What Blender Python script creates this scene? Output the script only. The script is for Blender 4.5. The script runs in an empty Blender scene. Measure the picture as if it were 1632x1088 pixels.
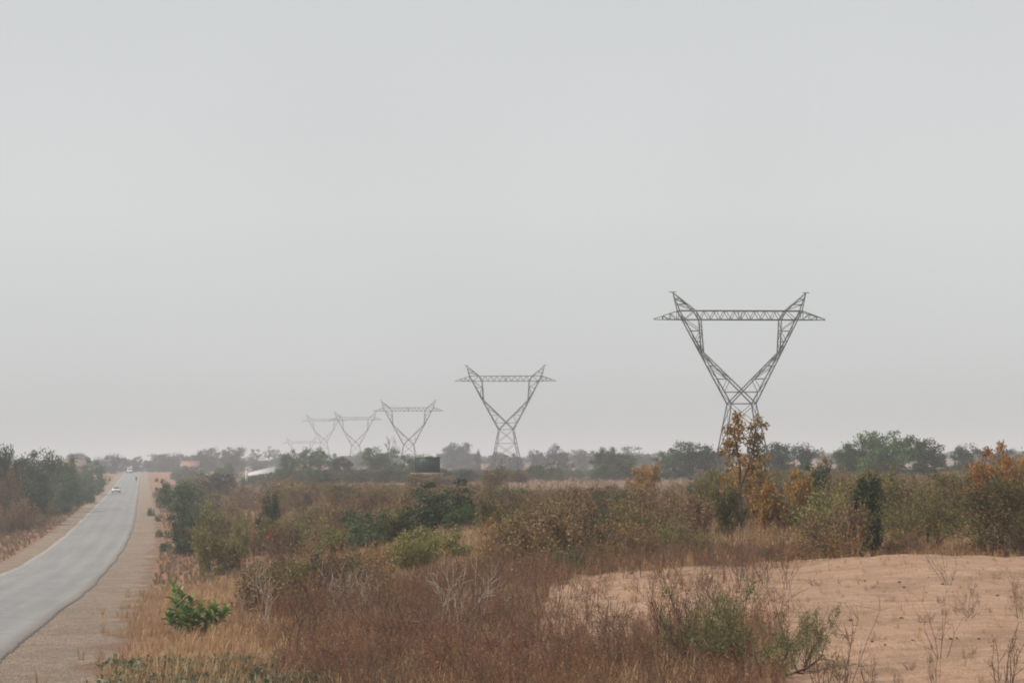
import bpy, math
import numpy as np
from mathutils import Vector, Matrix

rng = np.random.default_rng(7)
sc = bpy.context.scene
COL = sc.collection
F = 3000.0            # focal length in photograph pixels
W0, H0 = 1632, 1088
EYE = 3.5
PITCH = math.atan((730 - 544) / F)
ROLL = math.radians(0.5)

# ------------------------------------------------------------------ camera
fwd = Vector((0, math.cos(PITCH), math.sin(PITCH)))
r0 = Vector((1, 0, 0)); u0 = Vector((0, -math.sin(PITCH), math.cos(PITCH)))
right = r0 * math.cos(ROLL) - u0 * math.sin(ROLL)
up = r0 * math.sin(ROLL) + u0 * math.cos(ROLL)
cam_d = bpy.data.cameras.new('camera')
cam = bpy.data.objects.new('camera', cam_d); COL.objects.link(cam)
M = Matrix.Identity(4)
for i in range(3):
    M[i][0] = right[i]; M[i][1] = up[i]; M[i][2] = -fwd[i]
M[2][3] = EYE
cam.matrix_world = M
cam_d.sensor_width = 36; cam_d.lens = F / W0 * 36
cam_d.clip_start = 0.5; cam_d.clip_end = 30000
sc.camera = cam

def ray(px, py):
    return (fwd + right * ((px - W0 / 2) / F) + up * ((H0 / 2 - py) / F))
def at(px, py, Y):
    d = ray(px, py); k = Y / d.y
    return Vector((d.x * k, Y, EYE + d.z * k))
def proj(X, Y, Z):
    """world -> photo pixel (numpy)"""
    X = np.asarray(X, float); Y = np.asarray(Y, float); z = np.asarray(Z, float) - EYE
    cz = Y * fwd.y + z * fwd.z + X * fwd.x
    cx = X * right.x + Y * right.y + z * right.z
    cy = X * up.x + Y * up.y + z * up.z
    cz = np.maximum(cz, .1)
    return W0 / 2 + F * cx / cz, H0 / 2 - F * cy / cz

# ------------------------------------------------------------------ terrain
def smooth_tab(ys, vs, s0=6, s1=0.08):
    g = np.arange(-60, 6000, 3.0)
    v = np.interp(g, ys, vs)
    out = v.copy()
    for i, y in enumerate(g):
        s = s0 + s1 * abs(y)
        n = int(2 * s / 3) + 1
        lo, hi = max(0, i - n), min(len(g), i + n + 1)
        w = np.exp(-((g[lo:hi] - y) / s) ** 2)
        # keep symmetric window so that straight parts stay straight
        m = min(i - lo, hi - 1 - i)
        w = w[(i - lo) - m:(i - lo) + m + 1]
        out[i] = (v[i - m:i + m + 1] * w).sum() / w.sum()
    return g, out
RX = smooth_tab([-60, 0, 48, 66, 97, 141, 180, 232, 387, 560, 750, 900, 6000],
                [-1, -5.0, -13.06, -16.3, -21.9, -30, -36.7, -46.5, -76.9, -110.8, -147.8, -177, -1170], 5, .05)
RH = smooth_tab([-60, 0, 48, 66, 97, 141, 180, 232, 387, 560, 750, 900, 1200, 6000],
                [3.4, 3.6, 4.93, 5.5, 6.6, 7.73, 7.6, 7.3, 7.07, 6.1, 4.2, 5.4, 9, 9], 6, .05)
FH = smooth_tab([-60, 243, 423, 614, 812, 992, 1120, 1500, 6000],
                [3.5, 3.5, 4.1, 5.7, 4.35, 1.0, 9.0, 6, 6], 8, .05)
RW = 6.8
def rx(Y): return np.interp(Y, *RX)
def rh(Y): return np.interp(Y, *RH)
def fh(Y): return np.interp(Y, *FH)
def sstep(a, b, x):
    t = np.clip((x - a) / (b - a), 0, 1); return t * t * (3 - 2 * t)
_nz = [(rng.uniform(-1, 1, 2), rng.uniform(0, 6.28)) for _ in range(14)]
def lump(X, Y, L):
    s = 0
    for k, (d, ph) in enumerate(_nz):
        f = (1 + (k % 5) * .6) / L
        s = s + np.sin((X * d[0] + Y * d[1]) * f * 6.28 + ph) / (1 + (k % 5) * .7)
    return s / 5
def ground_z(X, Y):
    X = np.asarray(X, float); Y = np.asarray(Y, float)
    d = X - rx(Y)
    hr = rh(Y); hf = fh(Y)
    tr = sstep(3.0, 20 + .03 * Y, d)
    h = hr * (1 - tr) + hf * tr
    dl = -(d + RW)
    h = h - 1.2 * sstep(4, 30, dl) * np.clip(Y / 150, 0, 1)
    bump = lump(X, Y, 16) * .10 * sstep(4, 12, d) + lump(X, Y, 3.5) * .03 * sstep(2, 6, d)
    bump = bump + lump(X, Y, 14) * .12 * sstep(2, 8, dl)
    mound = .42 * np.exp(-((Y - 57) / 6.0) ** 2) * sstep(7.0, 12, X) * (.75 + .25 * np.cos((X - 11.3) * .55)) * (1 - sstep(24, 34, X))
    mound = mound + .16 * np.exp(-((Y - 50) / 7.0) ** 2 - ((X - 3) / 5.5) ** 2)
    mound = mound + lump(X + 40, Y * 1.6, 2.2) * .10 * sstep(2, 6, d)
    dip = .10 * sstep(-7.4, -6.9, d) * (1 - sstep(.0, .5, d))
    z = EYE - h + bump + mound
    return z - dip * .5 - .02 * (np.abs(d) < 3)
def gz(X, Y): return float(ground_z(X, Y))
def ghit(px, py):
    d = ray(px, py)
    Y = 15.0
    while Y < 3000:
        p = d * (Y / d.y)
        if EYE + p.z < gz(p.x, Y): break
        Y *= 1.01
    return Vector((p.x, Y, gz(p.x, Y)))

# ------------------------------------------------------------------ mesh helpers
def mesh_np(name, V, Fq, var=None, smooth=False):
    V = np.asarray(V, np.float32).reshape(-1, 3); Fq = np.asarray(Fq, np.int32).reshape(-1, 4)
    me = bpy.data.meshes.new(name)
    me.vertices.add(len(V)); me.vertices.foreach_set('co', V.ravel())
    me.loops.add(Fq.size); me.loops.foreach_set('vertex_index', Fq.ravel())
    me.polygons.add(len(Fq))
    me.polygons.foreach_set('loop_start', np.arange(0, Fq.size, 4, dtype=np.int32))
    try: me.polygons.foreach_set('loop_total', np.full(len(Fq), 4, np.int32))
    except Exception: pass
    if smooth: me.polygons.foreach_set('use_smooth', np.ones(len(Fq), bool))
    if var is not None:
        a = me.attributes.new('var', 'FLOAT', 'POINT')
        a.data.foreach_set('value', np.asarray(var, np.float32))
    me.update(calc_edges=True); me.validate()
    return me
def obj(name, me, mat, parent=None, loc=None):
    o = bpy.data.objects.new(name, me); COL.objects.link(o)
    if mat is not None:
        if len(me.materials) == 0: me.materials.append(mat)
        o.material_slots[0].link = 'OBJECT'; o.material_slots[0].material = mat
    if parent: o.parent = parent
    if loc is not None: o.location = loc
    return o
def empty(name, loc=(0, 0, 0), rz=0, label=None, cat=None, group=None):
    o = bpy.data.objects.new(name, None); COL.objects.link(o)
    o.empty_display_size = .3
    o.location = loc; o.rotation_euler = (0, 0, rz)
    return tag(o, label, cat, group)
def tag(o, label=None, cat=None, group=None, kind=None):
    if label: o['label'] = label
    if cat: o['category'] = cat
    if group: o['group'] = group
    if kind: o['kind'] = kind
    return o
class MB:
    """collects boxes and bars as quads"""
    def __init__(s): s.V = []; s.F = []; s.n = 0
    def add(s, V, Fq):
        s.V.append(np.asarray(V, float)); s.F.append(np.asarray(Fq, int) + s.n); s.n += len(V)
    def hexa(s, P):   # 8 points: bottom 4 ccw, top 4 ccw
        s.add(P, [[0, 3, 2, 1], [4, 5, 6, 7], [0, 1, 5, 4], [1, 2, 6, 5], [2, 3, 7, 6], [3, 0, 4, 7]])
    def box(s, x0, x1, y0, y1, z0, z1):
        s.hexa([(x0, y0, z0), (x1, y0, z0), (x1, y1, z0), (x0, y1, z0), (x0, y0, z1), (x1, y0, z1), (x1, y1, z1), (x0, y1, z1)])
    def bar(s, p, q, t, t2=None):
        p = Vector(p); q = Vector(q); d = (q - p).normalized()
        a = d.cross(Vector((0, 0, 1)) if abs(d.z) < .9 else Vector((1, 0, 0))).normalized(); b = d.cross(a)
        t2 = t if t2 is None else t2
        P = [p + (a * i + b * j) * t / 2 for i, j in ((-1, -1), (1, -1), (1, 1), (-1, 1))] + \
            [q + (a * i + b * j) * t2 / 2 for i, j in ((-1, -1), (1, -1), (1, 1), (-1, 1))]
        s.hexa([tuple(v) for v in P])
    def disc(s, c, axis, r, h, n=16):
        c = np.array(c, float); ax = np.array(axis, float); ax /= np.linalg.norm(ax)
        a = np.cross(ax, [0, 0, 1.0] if abs(ax[2]) < .9 else [1.0, 0, 0]); a /= np.linalg.norm(a); b = np.cross(ax, a)
        th = np.linspace(0, 2 * math.pi, n, endpoint=False)
        ring = np.cos(th)[:, None] * a + np.sin(th)[:, None] * b
        V = np.concatenate([c - ax * h / 2 + ring * r, c + ax * h / 2 + ring * r, [c - ax * h / 2], [c + ax * h / 2]])
        Fq = []
        for i in range(n):
            j = (i + 1) % n
            Fq += [[i, j, n + j, n + i]]
        for i in range(0, n, 2):
            j = (i + 1) % n; k = (i + 2) % n
            Fq += [[2 * n, k, j, i], [2 * n + 1, n + i, n + j, n + k]]
        s.add(V, Fq)
    def loft(s, rings, cap=True):
        """rings: list of (n,3) loops"""
        n = len(rings[0]); V = np.concatenate([np.asarray(r, float) for r in rings]); Fq = []
        for k in range(len(rings) - 1):
            for i in range(n):
                j = (i + 1) % n
                Fq.append([k * n + i, k * n + j, (k + 1) * n + j, (k + 1) * n + i])
        if cap:
            for base, rev in ((0, True), ((len(rings) - 1) * n, False)):
                for i in range(1, n - 2, 2):
                    q = [base, base + i, base + i + 1, base + i + 2]
                    Fq.append(q[::-1] if rev else q)
        s.add(V, Fq)
    def mesh(s, name, smooth=False): return mesh_np(name, np.concatenate(s.V), np.concatenate(s.F), None, smooth)
    def build(s, name, mat, parent=None, smooth=False): return obj(name, s.mesh(name, smooth), mat, parent)

# ------------------------------------------------------------------ materials
def new_mat(name):
    m = bpy.data.materials.new(name); m.use_nodes = True
    nt = m.node_tree; b = nt.nodes['Principled BSDF']; return m, nt, b
def plain(name, col, rough=.7, metal=0, noise=.15, scale=3.0, spec=.4):
    m, nt, b = new_mat(name)
    n = nt.nodes.new('ShaderNodeTexNoise'); n.inputs['Scale'].default_value = scale; n.inputs['Detail'].default_value = 5
    tc = nt.nodes.new('ShaderNodeTexCoord'); nt.links.new(tc.outputs['Object'], n.inputs['Vector'])
    mx = nt.nodes.new('ShaderNodeMix'); mx.data_type = 'RGBA'
    mx.inputs['A'].default_value = (*[c * (1 - noise * 1.5) for c in col], 1)
    mx.inputs['B'].default_value = (*[min(1, c * (1 + noise)) for c in col], 1)
    nt.links.new(n.outputs['Fac'], mx.inputs['Factor']); nt.links.new(mx.outputs['Result'], b.inputs['Base Color'])
    b.inputs['Roughness'].default_value = rough; b.inputs['Metallic'].default_value = metal
    b.inputs['Specular IOR Level'].default_value = spec
    return m
def leafy(name, ca, cb, cc=None, transl=.25, rough=.55, spec=.3, vary=.35, nscale=1.2):
    """ca..cb mixed by the per-leaf number, cc by patches of the crown"""
    m, nt, b = new_mat(name); N = nt.nodes; L = nt.links
    at_ = N.new('ShaderNodeAttribute'); at_.attribute_name = 'var'
    m1 = N.new('ShaderNodeMix'); m1.data_type = 'RGBA'
    m1.inputs['A'].default_value = (*ca, 1); m1.inputs['B'].default_value = (*cb, 1)
    L.new(at_.outputs['Fac'], m1.inputs['Factor'])
    col = m1.outputs['Result']
    if cc:
        tc = N.new('ShaderNodeTexCoord'); n = N.new('ShaderNodeTexNoise'); n.inputs['Scale'].default_value = nscale
        n.inputs['Detail'].default_value = 2
        L.new(tc.outputs['Object'], n.inputs['Vector'])
        r = N.new('ShaderNodeMapRange'); r.inputs['From Min'].default_value = .48; r.inputs['From Max'].default_value = .66
        L.new(n.outputs['Fac'], r.inputs['Value'])
        m2 = N.new('ShaderNodeMix'); m2.data_type = 'RGBA'; L.new(r.outputs['Result'], m2.inputs['Factor'])
        L.new(col, m2.inputs['A']); m2.inputs['B'].default_value = (*cc, 1); col = m2.outputs['Result']
    oi = N.new('ShaderNodeObjectInfo')
    mr = N.new('ShaderNodeMapRange'); mr.inputs['To Min'].default_value = 1 - vary / 2; mr.inputs['To Max'].default_value = 1 + vary / 2
    L.new(oi.outputs['Random'], mr.inputs['Value'])
    hs = N.new('ShaderNodeHueSaturation'); L.new(mr.outputs['Result'], hs.inputs['Value']); L.new(col, hs.inputs['Color'])
    col = hs.outputs['Color']
    L.new(col, b.inputs['Base Color']); b.inputs['Roughness'].default_value = rough
    b.inputs['Specular IOR Level'].default_value = spec
    if transl > 0:
        t = N.new('ShaderNodeBsdfTranslucent'); L.new(col, t.inputs['Color'])
        mx = N.new('ShaderNodeMixShader'); mx.inputs['Fac'].default_value = transl
        out = N['Material Output']
        L.new(b.outputs[0], mx.inputs[1]); L.new(t.outputs[0], mx.inputs[2]); L.new(mx.outputs[0], out.inputs['Surface'])
    return m

MAT = dict(
    bark=plain('bark', (.13, .10, .08), .9, 0, .3, 2),
    bark_dark=plain('dark_bark', (.07, .05, .042), .9, 0, .3, 2),
    bark_pale=plain('pale_bark', (.36, .29, .24), .8, 0, .3, 4),
    twig=leafy('twig', (.10, .065, .05), (.20, .13, .10), None, 0, .9, .1),
    steel=plain('galvanised_steel', (.10, .105, .105), .55, .35, .2, 1.5),
    green=leafy('green_leaves', (0.053, 0.100, 0.033), (0.101, 0.173, 0.050), (0.035, 0.073, 0.032), .25, vary=.5),
    dgreen=leafy('deep_green_leaves', (0.024, 0.048, 0.021), (0.054, 0.084, 0.031), (0.020, 0.036, 0.020), .2),
    greygreen=leafy('grey_green_leaves', (0.057, 0.087, 0.039), (0.104, 0.143, 0.061), (0.051, 0.068, 0.039), .2),
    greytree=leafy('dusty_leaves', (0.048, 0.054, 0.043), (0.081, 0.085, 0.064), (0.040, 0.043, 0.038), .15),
    yellowgreen=leafy('yellow_green_leaves', (0.172, 0.165, 0.051), (0.300, 0.272, 0.086), (0.100, 0.114, 0.043), .3),
    olive=leafy('olive_leaves', (0.107, 0.100, 0.032), (0.252, 0.213, 0.075), (0.139, 0.089, 0.037), .3, vary=.6),
    brownleaf=leafy('brown_leaves', (0.152, 0.090, 0.049), (0.275, 0.175, 0.092), (0.131, 0.102, 0.049), .2, vary=.6),
    drab=leafy('drab_leaves', (0.151, 0.093, 0.045), (0.289, 0.190, 0.096), (0.139, 0.106, 0.044), .2, vary=.6),
    orange=leafy('orange_leaves', (0.285, 0.145, 0.040), (0.499, 0.276, 0.066), (0.155, 0.145, 0.045), .3),
    rust=leafy('rust_leaves', (0.227, 0.083, 0.022), (0.364, 0.154, 0.030), (0.364, 0.242, 0.040), .3, nscale=2),
    acacia=leafy('fine_green_leaves', (0.095, 0.129, 0.038), (0.190, 0.216, 0.078), (0.224, 0.172, 0.086), .25),
    calot=leafy('broad_leaves', (0.072, 0.130, 0.046), (0.200, 0.273, 0.073), (0.286, 0.351, 0.073), .25, .45, .5, nscale=.9),
    pale_twig=leafy('pale_twig', (0.255, 0.204, 0.162), (0.425, 0.357, 0.297), None, 0, .8, .2),
    dark_twig=leafy('dark_twig', (.06, .038, .035), (.13, .085, .07), None, 0, .9, .1),
    brush=leafy('red_brown_brush', (0.159, 0.071, 0.046), (0.340, 0.181, 0.113), (0.250, 0.159, 0.085), .15, .9, .1, 0, nscale=.25),
    brush_grey=leafy('grey_brown_brush', (0.191, 0.103, 0.052), (0.408, 0.243, 0.128), (0.217, 0.168, 0.063), .15, .9, .1, 0, nscale=.12),
    straw=leafy('straw_grass', (0.327, 0.193, 0.104), (0.532, 0.385, 0.219), (0.368, 0.227, 0.139), .25, .8, .2, 0, nscale=.3),
    straw_far=leafy('faded_straw', (.20, .135, .09), (.33, .23, .15), (.22, .18, .10), .2, .8, .1, 0, nscale=.05),
    cover=leafy('ground_cover_leaves', (0.060, 0.100, 0.060), (0.150, 0.200, 0.120), (0.200, 0.170, 0.090), .2, .5, .4, 0, nscale=.6),
    blueleaf=leafy('blue_green_leaves', (.15, .21, .17), (.28, .34, .28), None, .2, .5, .4),
)

# ------------------------------------------------------------------ plant generators
def nrm(v): return v / (np.linalg.norm(v) + 1e-9)
def grow(r, p, d, L, rad, depth, P, segs, tips):
    ns = P.get('ns', 3)
    for i in range(ns):
        d = nrm(d + r.normal(0, P['wig'], 3) + np.array([0, 0, P.get('trop', .05)]))
        q = p + d * L / ns
        r2 = rad * (1 - .32 / ns * 1.6)
        segs.append((p, q, rad, r2)); p = q; rad = r2
        if depth <= P.get('leafd', 1): tips.append((p, d, depth))
        if depth > 0 and i < ns - 1 and r.random() < P.get('side', .6):
            a = r.normal(0, 1, 3); a = nrm(a - d * a.dot(d))
            nd = nrm(d * .65 + a * P.get('spread', .8) + np.array([0, 0, P.get('lift', .1)]))
            grow(r, p, nd, L * P['ratio'] * r.uniform(.7, 1.1), rad * .6, depth - 1, P, segs, tips)
    if depth > 0:
        for k in range(P.get('fork', 2)):
            a = r.normal(0, 1, 3); a = nrm(a - d * a.dot(d))
            nd = nrm(d + a * P.get('fspread', .55) + np.array([0, 0, P.get('lift', .1)]))
            grow(r, p, nd, L * P['ratio'] * r.uniform(.75, 1.15), rad * .72, depth - 1, P, segs, tips)
def tubes(segs, k=4, var=None, minr=0):
    p = np.array([s[0] for s in segs]); q = np.array([s[1] for s in segs])
    ra = np.maximum(np.array([s[2] for s in segs]), minr); rb = np.maximum(np.array([s[3] for s in segs]), minr)
    d = q - p; d /= np.linalg.norm(d, axis=1)[:, None] + 1e-9
    ref = np.where(np.abs(d[:, 2:3]) < .9, np.array([[0, 0, 1.0]]), np.array([[1.0, 0, 0]]))
    a = np.cross(d, ref); a /= np.linalg.norm(a, axis=1)[:, None]; b = np.cross(d, a)
    th = np.linspace(0, 2 * math.pi, k, endpoint=False)
    ring = np.cos(th)[None, :, None] * a[:, None] + np.sin(th)[None, :, None] * b[:, None]
    V = np.concatenate([p[:, None] + ring * ra[:, None, None], q[:, None] + ring * rb[:, None, None]], 1).reshape(-1, 3)
    base = (np.arange(len(segs)) * 2 * k)[:, None, None]
    i = np.arange(k); j = (i + 1) % k
    Fq = (base + np.stack([i, j, j + k, i + k], 1)[None]).reshape(-1, 4)
    v = np.repeat(np.random.default_rng(len(segs)).random(len(segs)), 2 * k)
    return V, Fq, v
def leaves(r, C, size, aspect=.5, droop=0.0, out=None, svar=.4, fold=.15):
    """C (n,3) leaf bases -> bent rhombic leaves"""
    n = len(C)
    d = r.normal(0, 1, (n, 3))
    if out is not None: d = d * .7 + out
    d[:, 2] -= droop
    d /= np.linalg.norm(d, axis=1)[:, None] + 1e-9
    a = np.cross(d, r.normal(0, 1, (n, 3))); a /= np.linalg.norm(a, axis=1)[:, None] + 1e-9
    nn = np.cross(d, a)
    s = (size * r.uniform(1 - svar, 1 + svar, n))[:, None]
    V = np.stack([C, C + d * s * .5 + a * s * aspect * .5 + nn * s * fold, C + d * s, C + d * s * .5 - a * s * aspect * .5 + nn * s * fold], 1)
    Fq = (np.arange(n) * 4)[:, None] + np.arange(4)[None]
    return V.reshape(-1, 3), Fq, np.repeat(r.random(n), 4)
def merge(parts):
    V = []; Fq = []; v = []; n = 0
    for a, b, c in parts:
        V.append(a); Fq.append(b + n); v.append(c); n += len(a)
    return np.concatenate(V), np.concatenate(Fq), np.concatenate(v)
def norm_proto(W, Lf):
    """normalise a plant to height 1 and width 1, base at the origin"""
    A = np.concatenate([W[0], Lf[0]]) if Lf is not None else W[0]
    h = np.percentile(A[:, 2], 99.7); w = np.percentile(np.abs(A[:, :2]), 98.5) * 2
    S = np.array([1 / w, 1 / w, 1 / h])
    o = (W[0] * S, W[1], W[2])
    return o, ((Lf[0] * S, Lf[1], Lf[2]) if Lf is not None else None), (w, h)

PROTO = {}
def register(kind, W, Lf):
    W, Lf, wh = norm_proto(W, Lf)
    a = mesh_np(kind + '_branches', W[0], W[1], W[2])
    b = mesh_np(kind + '_foliage', Lf[0], Lf[1], Lf[2]) if Lf is not None else None
    PROTO.setdefault(kind, []).append((a, b, wh))

def clump_tree(seed, n_cl=60, per=90, H=8.0, Wd=9.0, low=.22, leaf=.34, cr=.95, flat=.8, gaps=.0):
    r = np.random.default_rng(seed)
    # lobes make the outline uneven
    lobes = [(r.uniform(-.28, .28) * Wd, r.uniform(-.28, .28) * Wd, H * r.uniform(.45, .78), r.uniform(.2, .34) * Wd) for _ in range(7)]
    if low < .2: lobes += [(r.uniform(-.33, .33) * Wd, r.uniform(-.3, .3) * Wd, H * r.uniform(.12, .35), r.uniform(.14, .2) * Wd) for _ in range(6)]
    lobes.append((0, 0, H * .66, Wd * .3))
    cl = []
    while len(cl) < n_cl:
        l = lobes[r.integers(len(lobes))]
        d = nrm(r.normal(0, 1, 3)); q = r.uniform(.55, 1.0)
        p = np.array([l[0], l[1], l[2]]) + d * l[3] * q * np.array([1, 1, flat])
        if p[2] < H * low or p[2] > H: continue
        cl.append(p)
    cl = np.array(cl)
    segs = []
    tr = H * .028
    th = H * max(low, .16) * .9
    p = np.zeros(3); q = np.array([r.normal(0, .1), r.normal(0, .1), th])
    segs.append((p - [0, 0, .3], q, tr * 1.25, tr))
    mains = []
    for k in range(6):
        a = 2 * math.pi * k / 6 + r.uniform(-.4, .4)
        e = q + np.array([math.cos(a) * Wd * .17, math.sin(a) * Wd * .17, H * r.uniform(.15, .3)])
        mid = (q + e) / 2 + r.normal(0, .15, 3)
        segs.append((q, mid, tr * .7, tr * .55)); segs.append((mid, e, tr * .55, tr * .4)); mains.append(e)
    mains = np.array(mains)
    for c in cl:
        m = mains[np.argmin(((mains - c) ** 2).sum(1))]
        mid = (m + c) / 2 + r.normal(0, .2, 3)
        segs.append((m, mid, tr * .3, tr * .2)); segs.append((mid, c, tr * .2, tr * .08))
    C = []
    for c in cl:
        k = int(per * r.uniform(.5, 1.5)); rr = cr * r.uniform(.6, 1.3)
        d = r.normal(0, 1, (k, 3)); d /= np.linalg.norm(d, axis=1)[:, None]
        C.append(c + d * rr * (r.random(k) ** .45)[:, None] * np.array([1, 1, .75]))
    C = np.concatenate(C)
    C = C[C[:, 2] > H * low * .5]
    return tubes(segs, 5), leaves(r, C, leaf, .6)
def shrub(seed, stems=7, L=1.1, rad=.03, depth=3, P=None, per=5, leaf=.1, off=.08, aspect=.5, base=.15, lean=.55, frac=1.0, k=3, minr=.004, droop=0):
    r = np.random.default_rng(seed); segs = []; tips = []; segs_base = []
    P = dict(dict(wig=.16, ratio=.68, side=.6, spread=.8, fspread=.55, trop=.04, lift=.12, leafd=1), **(P or {}))
    for s in range(stems):
        a = 2 * math.pi * s / stems + r.uniform(-.5, .5)
        d = nrm(np.array([math.cos(a) * lean * r.uniform(.3, 1.3), math.sin(a) * lean * r.uniform(.3, 1.3), 1]))
        segs_base.append(np.array([math.cos(a) * base, math.sin(a) * base, -.10]))
        grow(r, segs_base[-1] - [0, 0, .02], d, L * r.uniform(.75, 1.15), rad * r.uniform(.7, 1.2), depth, P, segs, tips)
    segs = [s for s in segs if s[1][2] > -.1]
    for s in range(stems):
        b0 = segs_base[s]; segs.append((np.array([0, 0, -.30]), b0, rad, rad))
    Wd = tubes(segs, k, minr=minr)
    if per <= 0: return Wd, None
    T = np.array([t[0] for t in tips if t[0][2] > .15]); 
    if frac < 1: T = T[r.random(len(T)) < frac]
    C = np.repeat(T, per, 0); C = C + r.normal(0, off, C.shape)
    C = C[C[:, 2] > .03]
    return Wd, leaves(r, C, leaf, aspect, droop)

for s in range(5): register('tree', *clump_tree(100 + s, 95, 85, 8, 9, .04, .34, 1.05, .95))
for s in range(2): register('wide_tree', *clump_tree(130 + s, 130, 75, 8, 13, .04, .32, 1.05, .7))
for s in range(2): register('thin_tree', *clump_tree(150 + s, 30, 40, 9, 6, .2, .28, .8, 1.0))
for s in range(4): register('bush', *clump_tree(170 + s, 70, 75, 3.2, 3.8, .02, .14, .42, .85))
for s in range(5): register('olive', *shrub(200 + s, 9, .95, .032, 3, dict(fork=2, ns=3, spread=1.0, leafd=2), 5, .12, .12, .55, .3, .8))
for s in range(5): register('twiggy', *shrub(230 + s, 11, .85, .022, 3, dict(fork=2, ns=3, side=.7, spread=1.0, leafd=2), 3, .10, .1, .5, .3, .75, .8))
for s in range(2): register('big_shrub', *shrub(260 + s, 6, 1.5, .07, 4, dict(fork=2, ns=3, side=.45, wig=.2), 5, .10, .12, .5, .25, .62, 1, 4, .006))
def orange_tree(seed):
    # crown tufts as (across, depth, height, radius, leaves) in metres, hung on two leaders
    r = np.random.default_rng(seed); segs = []
    tr = [(0, 0, -.2), (.03, 0, 1.0), (-.02, .05, 2.1), (.0, 0, 3.1)]
    lead = [[(.0, 0, 3.1), (-.12, .1, 3.9), (-.22, .1, 4.7), (-.12, .05, 5.35)], [(-.02, .05, 2.1), (.35, -.1, 3.0), (.62, -.15, 3.9), (.7, -.1, 4.6), (.85, -.1, 5.2)]]
    def chain(P, r0, r1):
        for i in range(len(P) - 1):
            t0, t1 = i / (len(P) - 1), (i + 1) / (len(P) - 1)
            segs.append((np.array(P[i], float), np.array(P[i + 1], float), r0 + (r1 - r0) * t0, r0 + (r1 - r0) * t1))
    chain(tr, .085, .06); chain(lead[0], .055, .015); chain(lead[1], .05, .012)
    nodes = np.array(tr[2:] + lead[0][1:] + lead[1][1:], float)
    T = [(-.12, 0, 5.3, .24, 60), (-.02, .1, 4.95, .30, 70), (-.42, 0, 4.75, .28, 60), (-.15, -.1, 4.45, .36, 90), (-.55, .1, 4.2, .25, 45), (-.25, .1, 3.85, .42, 110), (-.85, 0, 3.75, .22, 30),
         (.82, 0, 5.15, .22, 40), (1.2, 0, 4.95, .18, 26), (.6, 0, 4.85, .24, 45), (.85, .1, 4.4, .30, 60), (.5, -.1, 4.2, .26, 50), (.75, 0, 3.8, .40, 90), (1.1, .1, 3.4, .28, 40), (.15, .1, 3.4, .32, 60),
         (-.4, 0, 3.2, .32, 50), (.6, -.1, 3.1, .36, 60), (-.7, .1, 2.6, .3, 35), (1.0, 0, 2.6, .38, 60), (.35, .2, 2.3, .3, 40), (-.3, -.1, 2.1, .3, 35), (1.4, 0, 2.1, .35, 50), (-1.0, 0, 1.9, .3, 30), (.9, .2, 1.7, .35, 45)]
    C = []
    for (x, y, z, q, n) in T:
        c = np.array([x, y + r.normal(0, .25), z]); m = nodes[np.argmin(((nodes - c) ** 2).sum(1) + (nodes[:, 2] > z) * .5)]
        mid = (m + c) / 2 + r.normal(0, .06, 3); segs.append((m, mid, .016, .012)); segs.append((mid, c, .012, .007))
        for k in range(4):
            e = c + nrm(r.normal(0, 1, 3)) * q; segs.append((c, e, .007, .004))
        n = int(n * 1.7); d = r.normal(0, 1, (n, 3)); d /= np.linalg.norm(d, axis=1)[:, None]
        C.append(c + d * q * 1.15 * (r.random(n) ** .5)[:, None])
    C = np.concatenate(C)
    return tubes(segs, 5), leaves(r, C, .15, .6, .4)
register('tall_orange', *orange_tree(4))
for s in range(2): register('orange_bush', *shrub(290 + s, 6, .9, .03, 3, None, 5, .13, .1, .6, .15, .5))
register('acacia', *shrub(300, 7, .95, .028, 3, dict(fork=2, ns=4, side=.5, wig=.2, ratio=.62, spread=.9, trop=.0, lift=.14, leafd=2), 6, .045, .05, .35, .25, .85, .75, 4, .004))
for s in range(2): register('dry_acacia', *shrub(305 + s, 6, .95, .02, 3, dict(fork=2, ns=4, side=.5, wig=.2, ratio=.62, trop=.0), 2, .04, .05, .35, .2, .6, .5, 4, .004))
for s in range(4): register('bare', *shrub(320 + s, 4, .85, .017, 2, dict(fork=2, ns=4, side=.7, wig=.2, ratio=.62, trop=.05), 0, base=.12, lean=.45, k=4, minr=.005))
register('dead_tree', *shrub(340, 1, 3.0, .20, 4, dict(fork=3, ns=3, side=.4, wig=.16, ratio=.66, fspread=.7, lift=.05), 0, base=.0, lean=.1, k=5, minr=.02))
for s in range(2): register('sapling', *shrub(350 + s, 2, 1.6, .03, 2, dict(fork=1, ns=6, side=.95, wig=.06, ratio=.42, trop=.2, spread=1.0, lift=-.1), 9, .13, .1, .5, .06, .12, 1, 4))
for s in range(3): register('weed', *shrub(360 + s, 7, .55, .008, 1, dict(fork=1, ns=4, side=.8, wig=.1, ratio=.4, trop=.1), 3, .03, .02, .4, .08, .3, 1, 3, .004))

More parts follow.
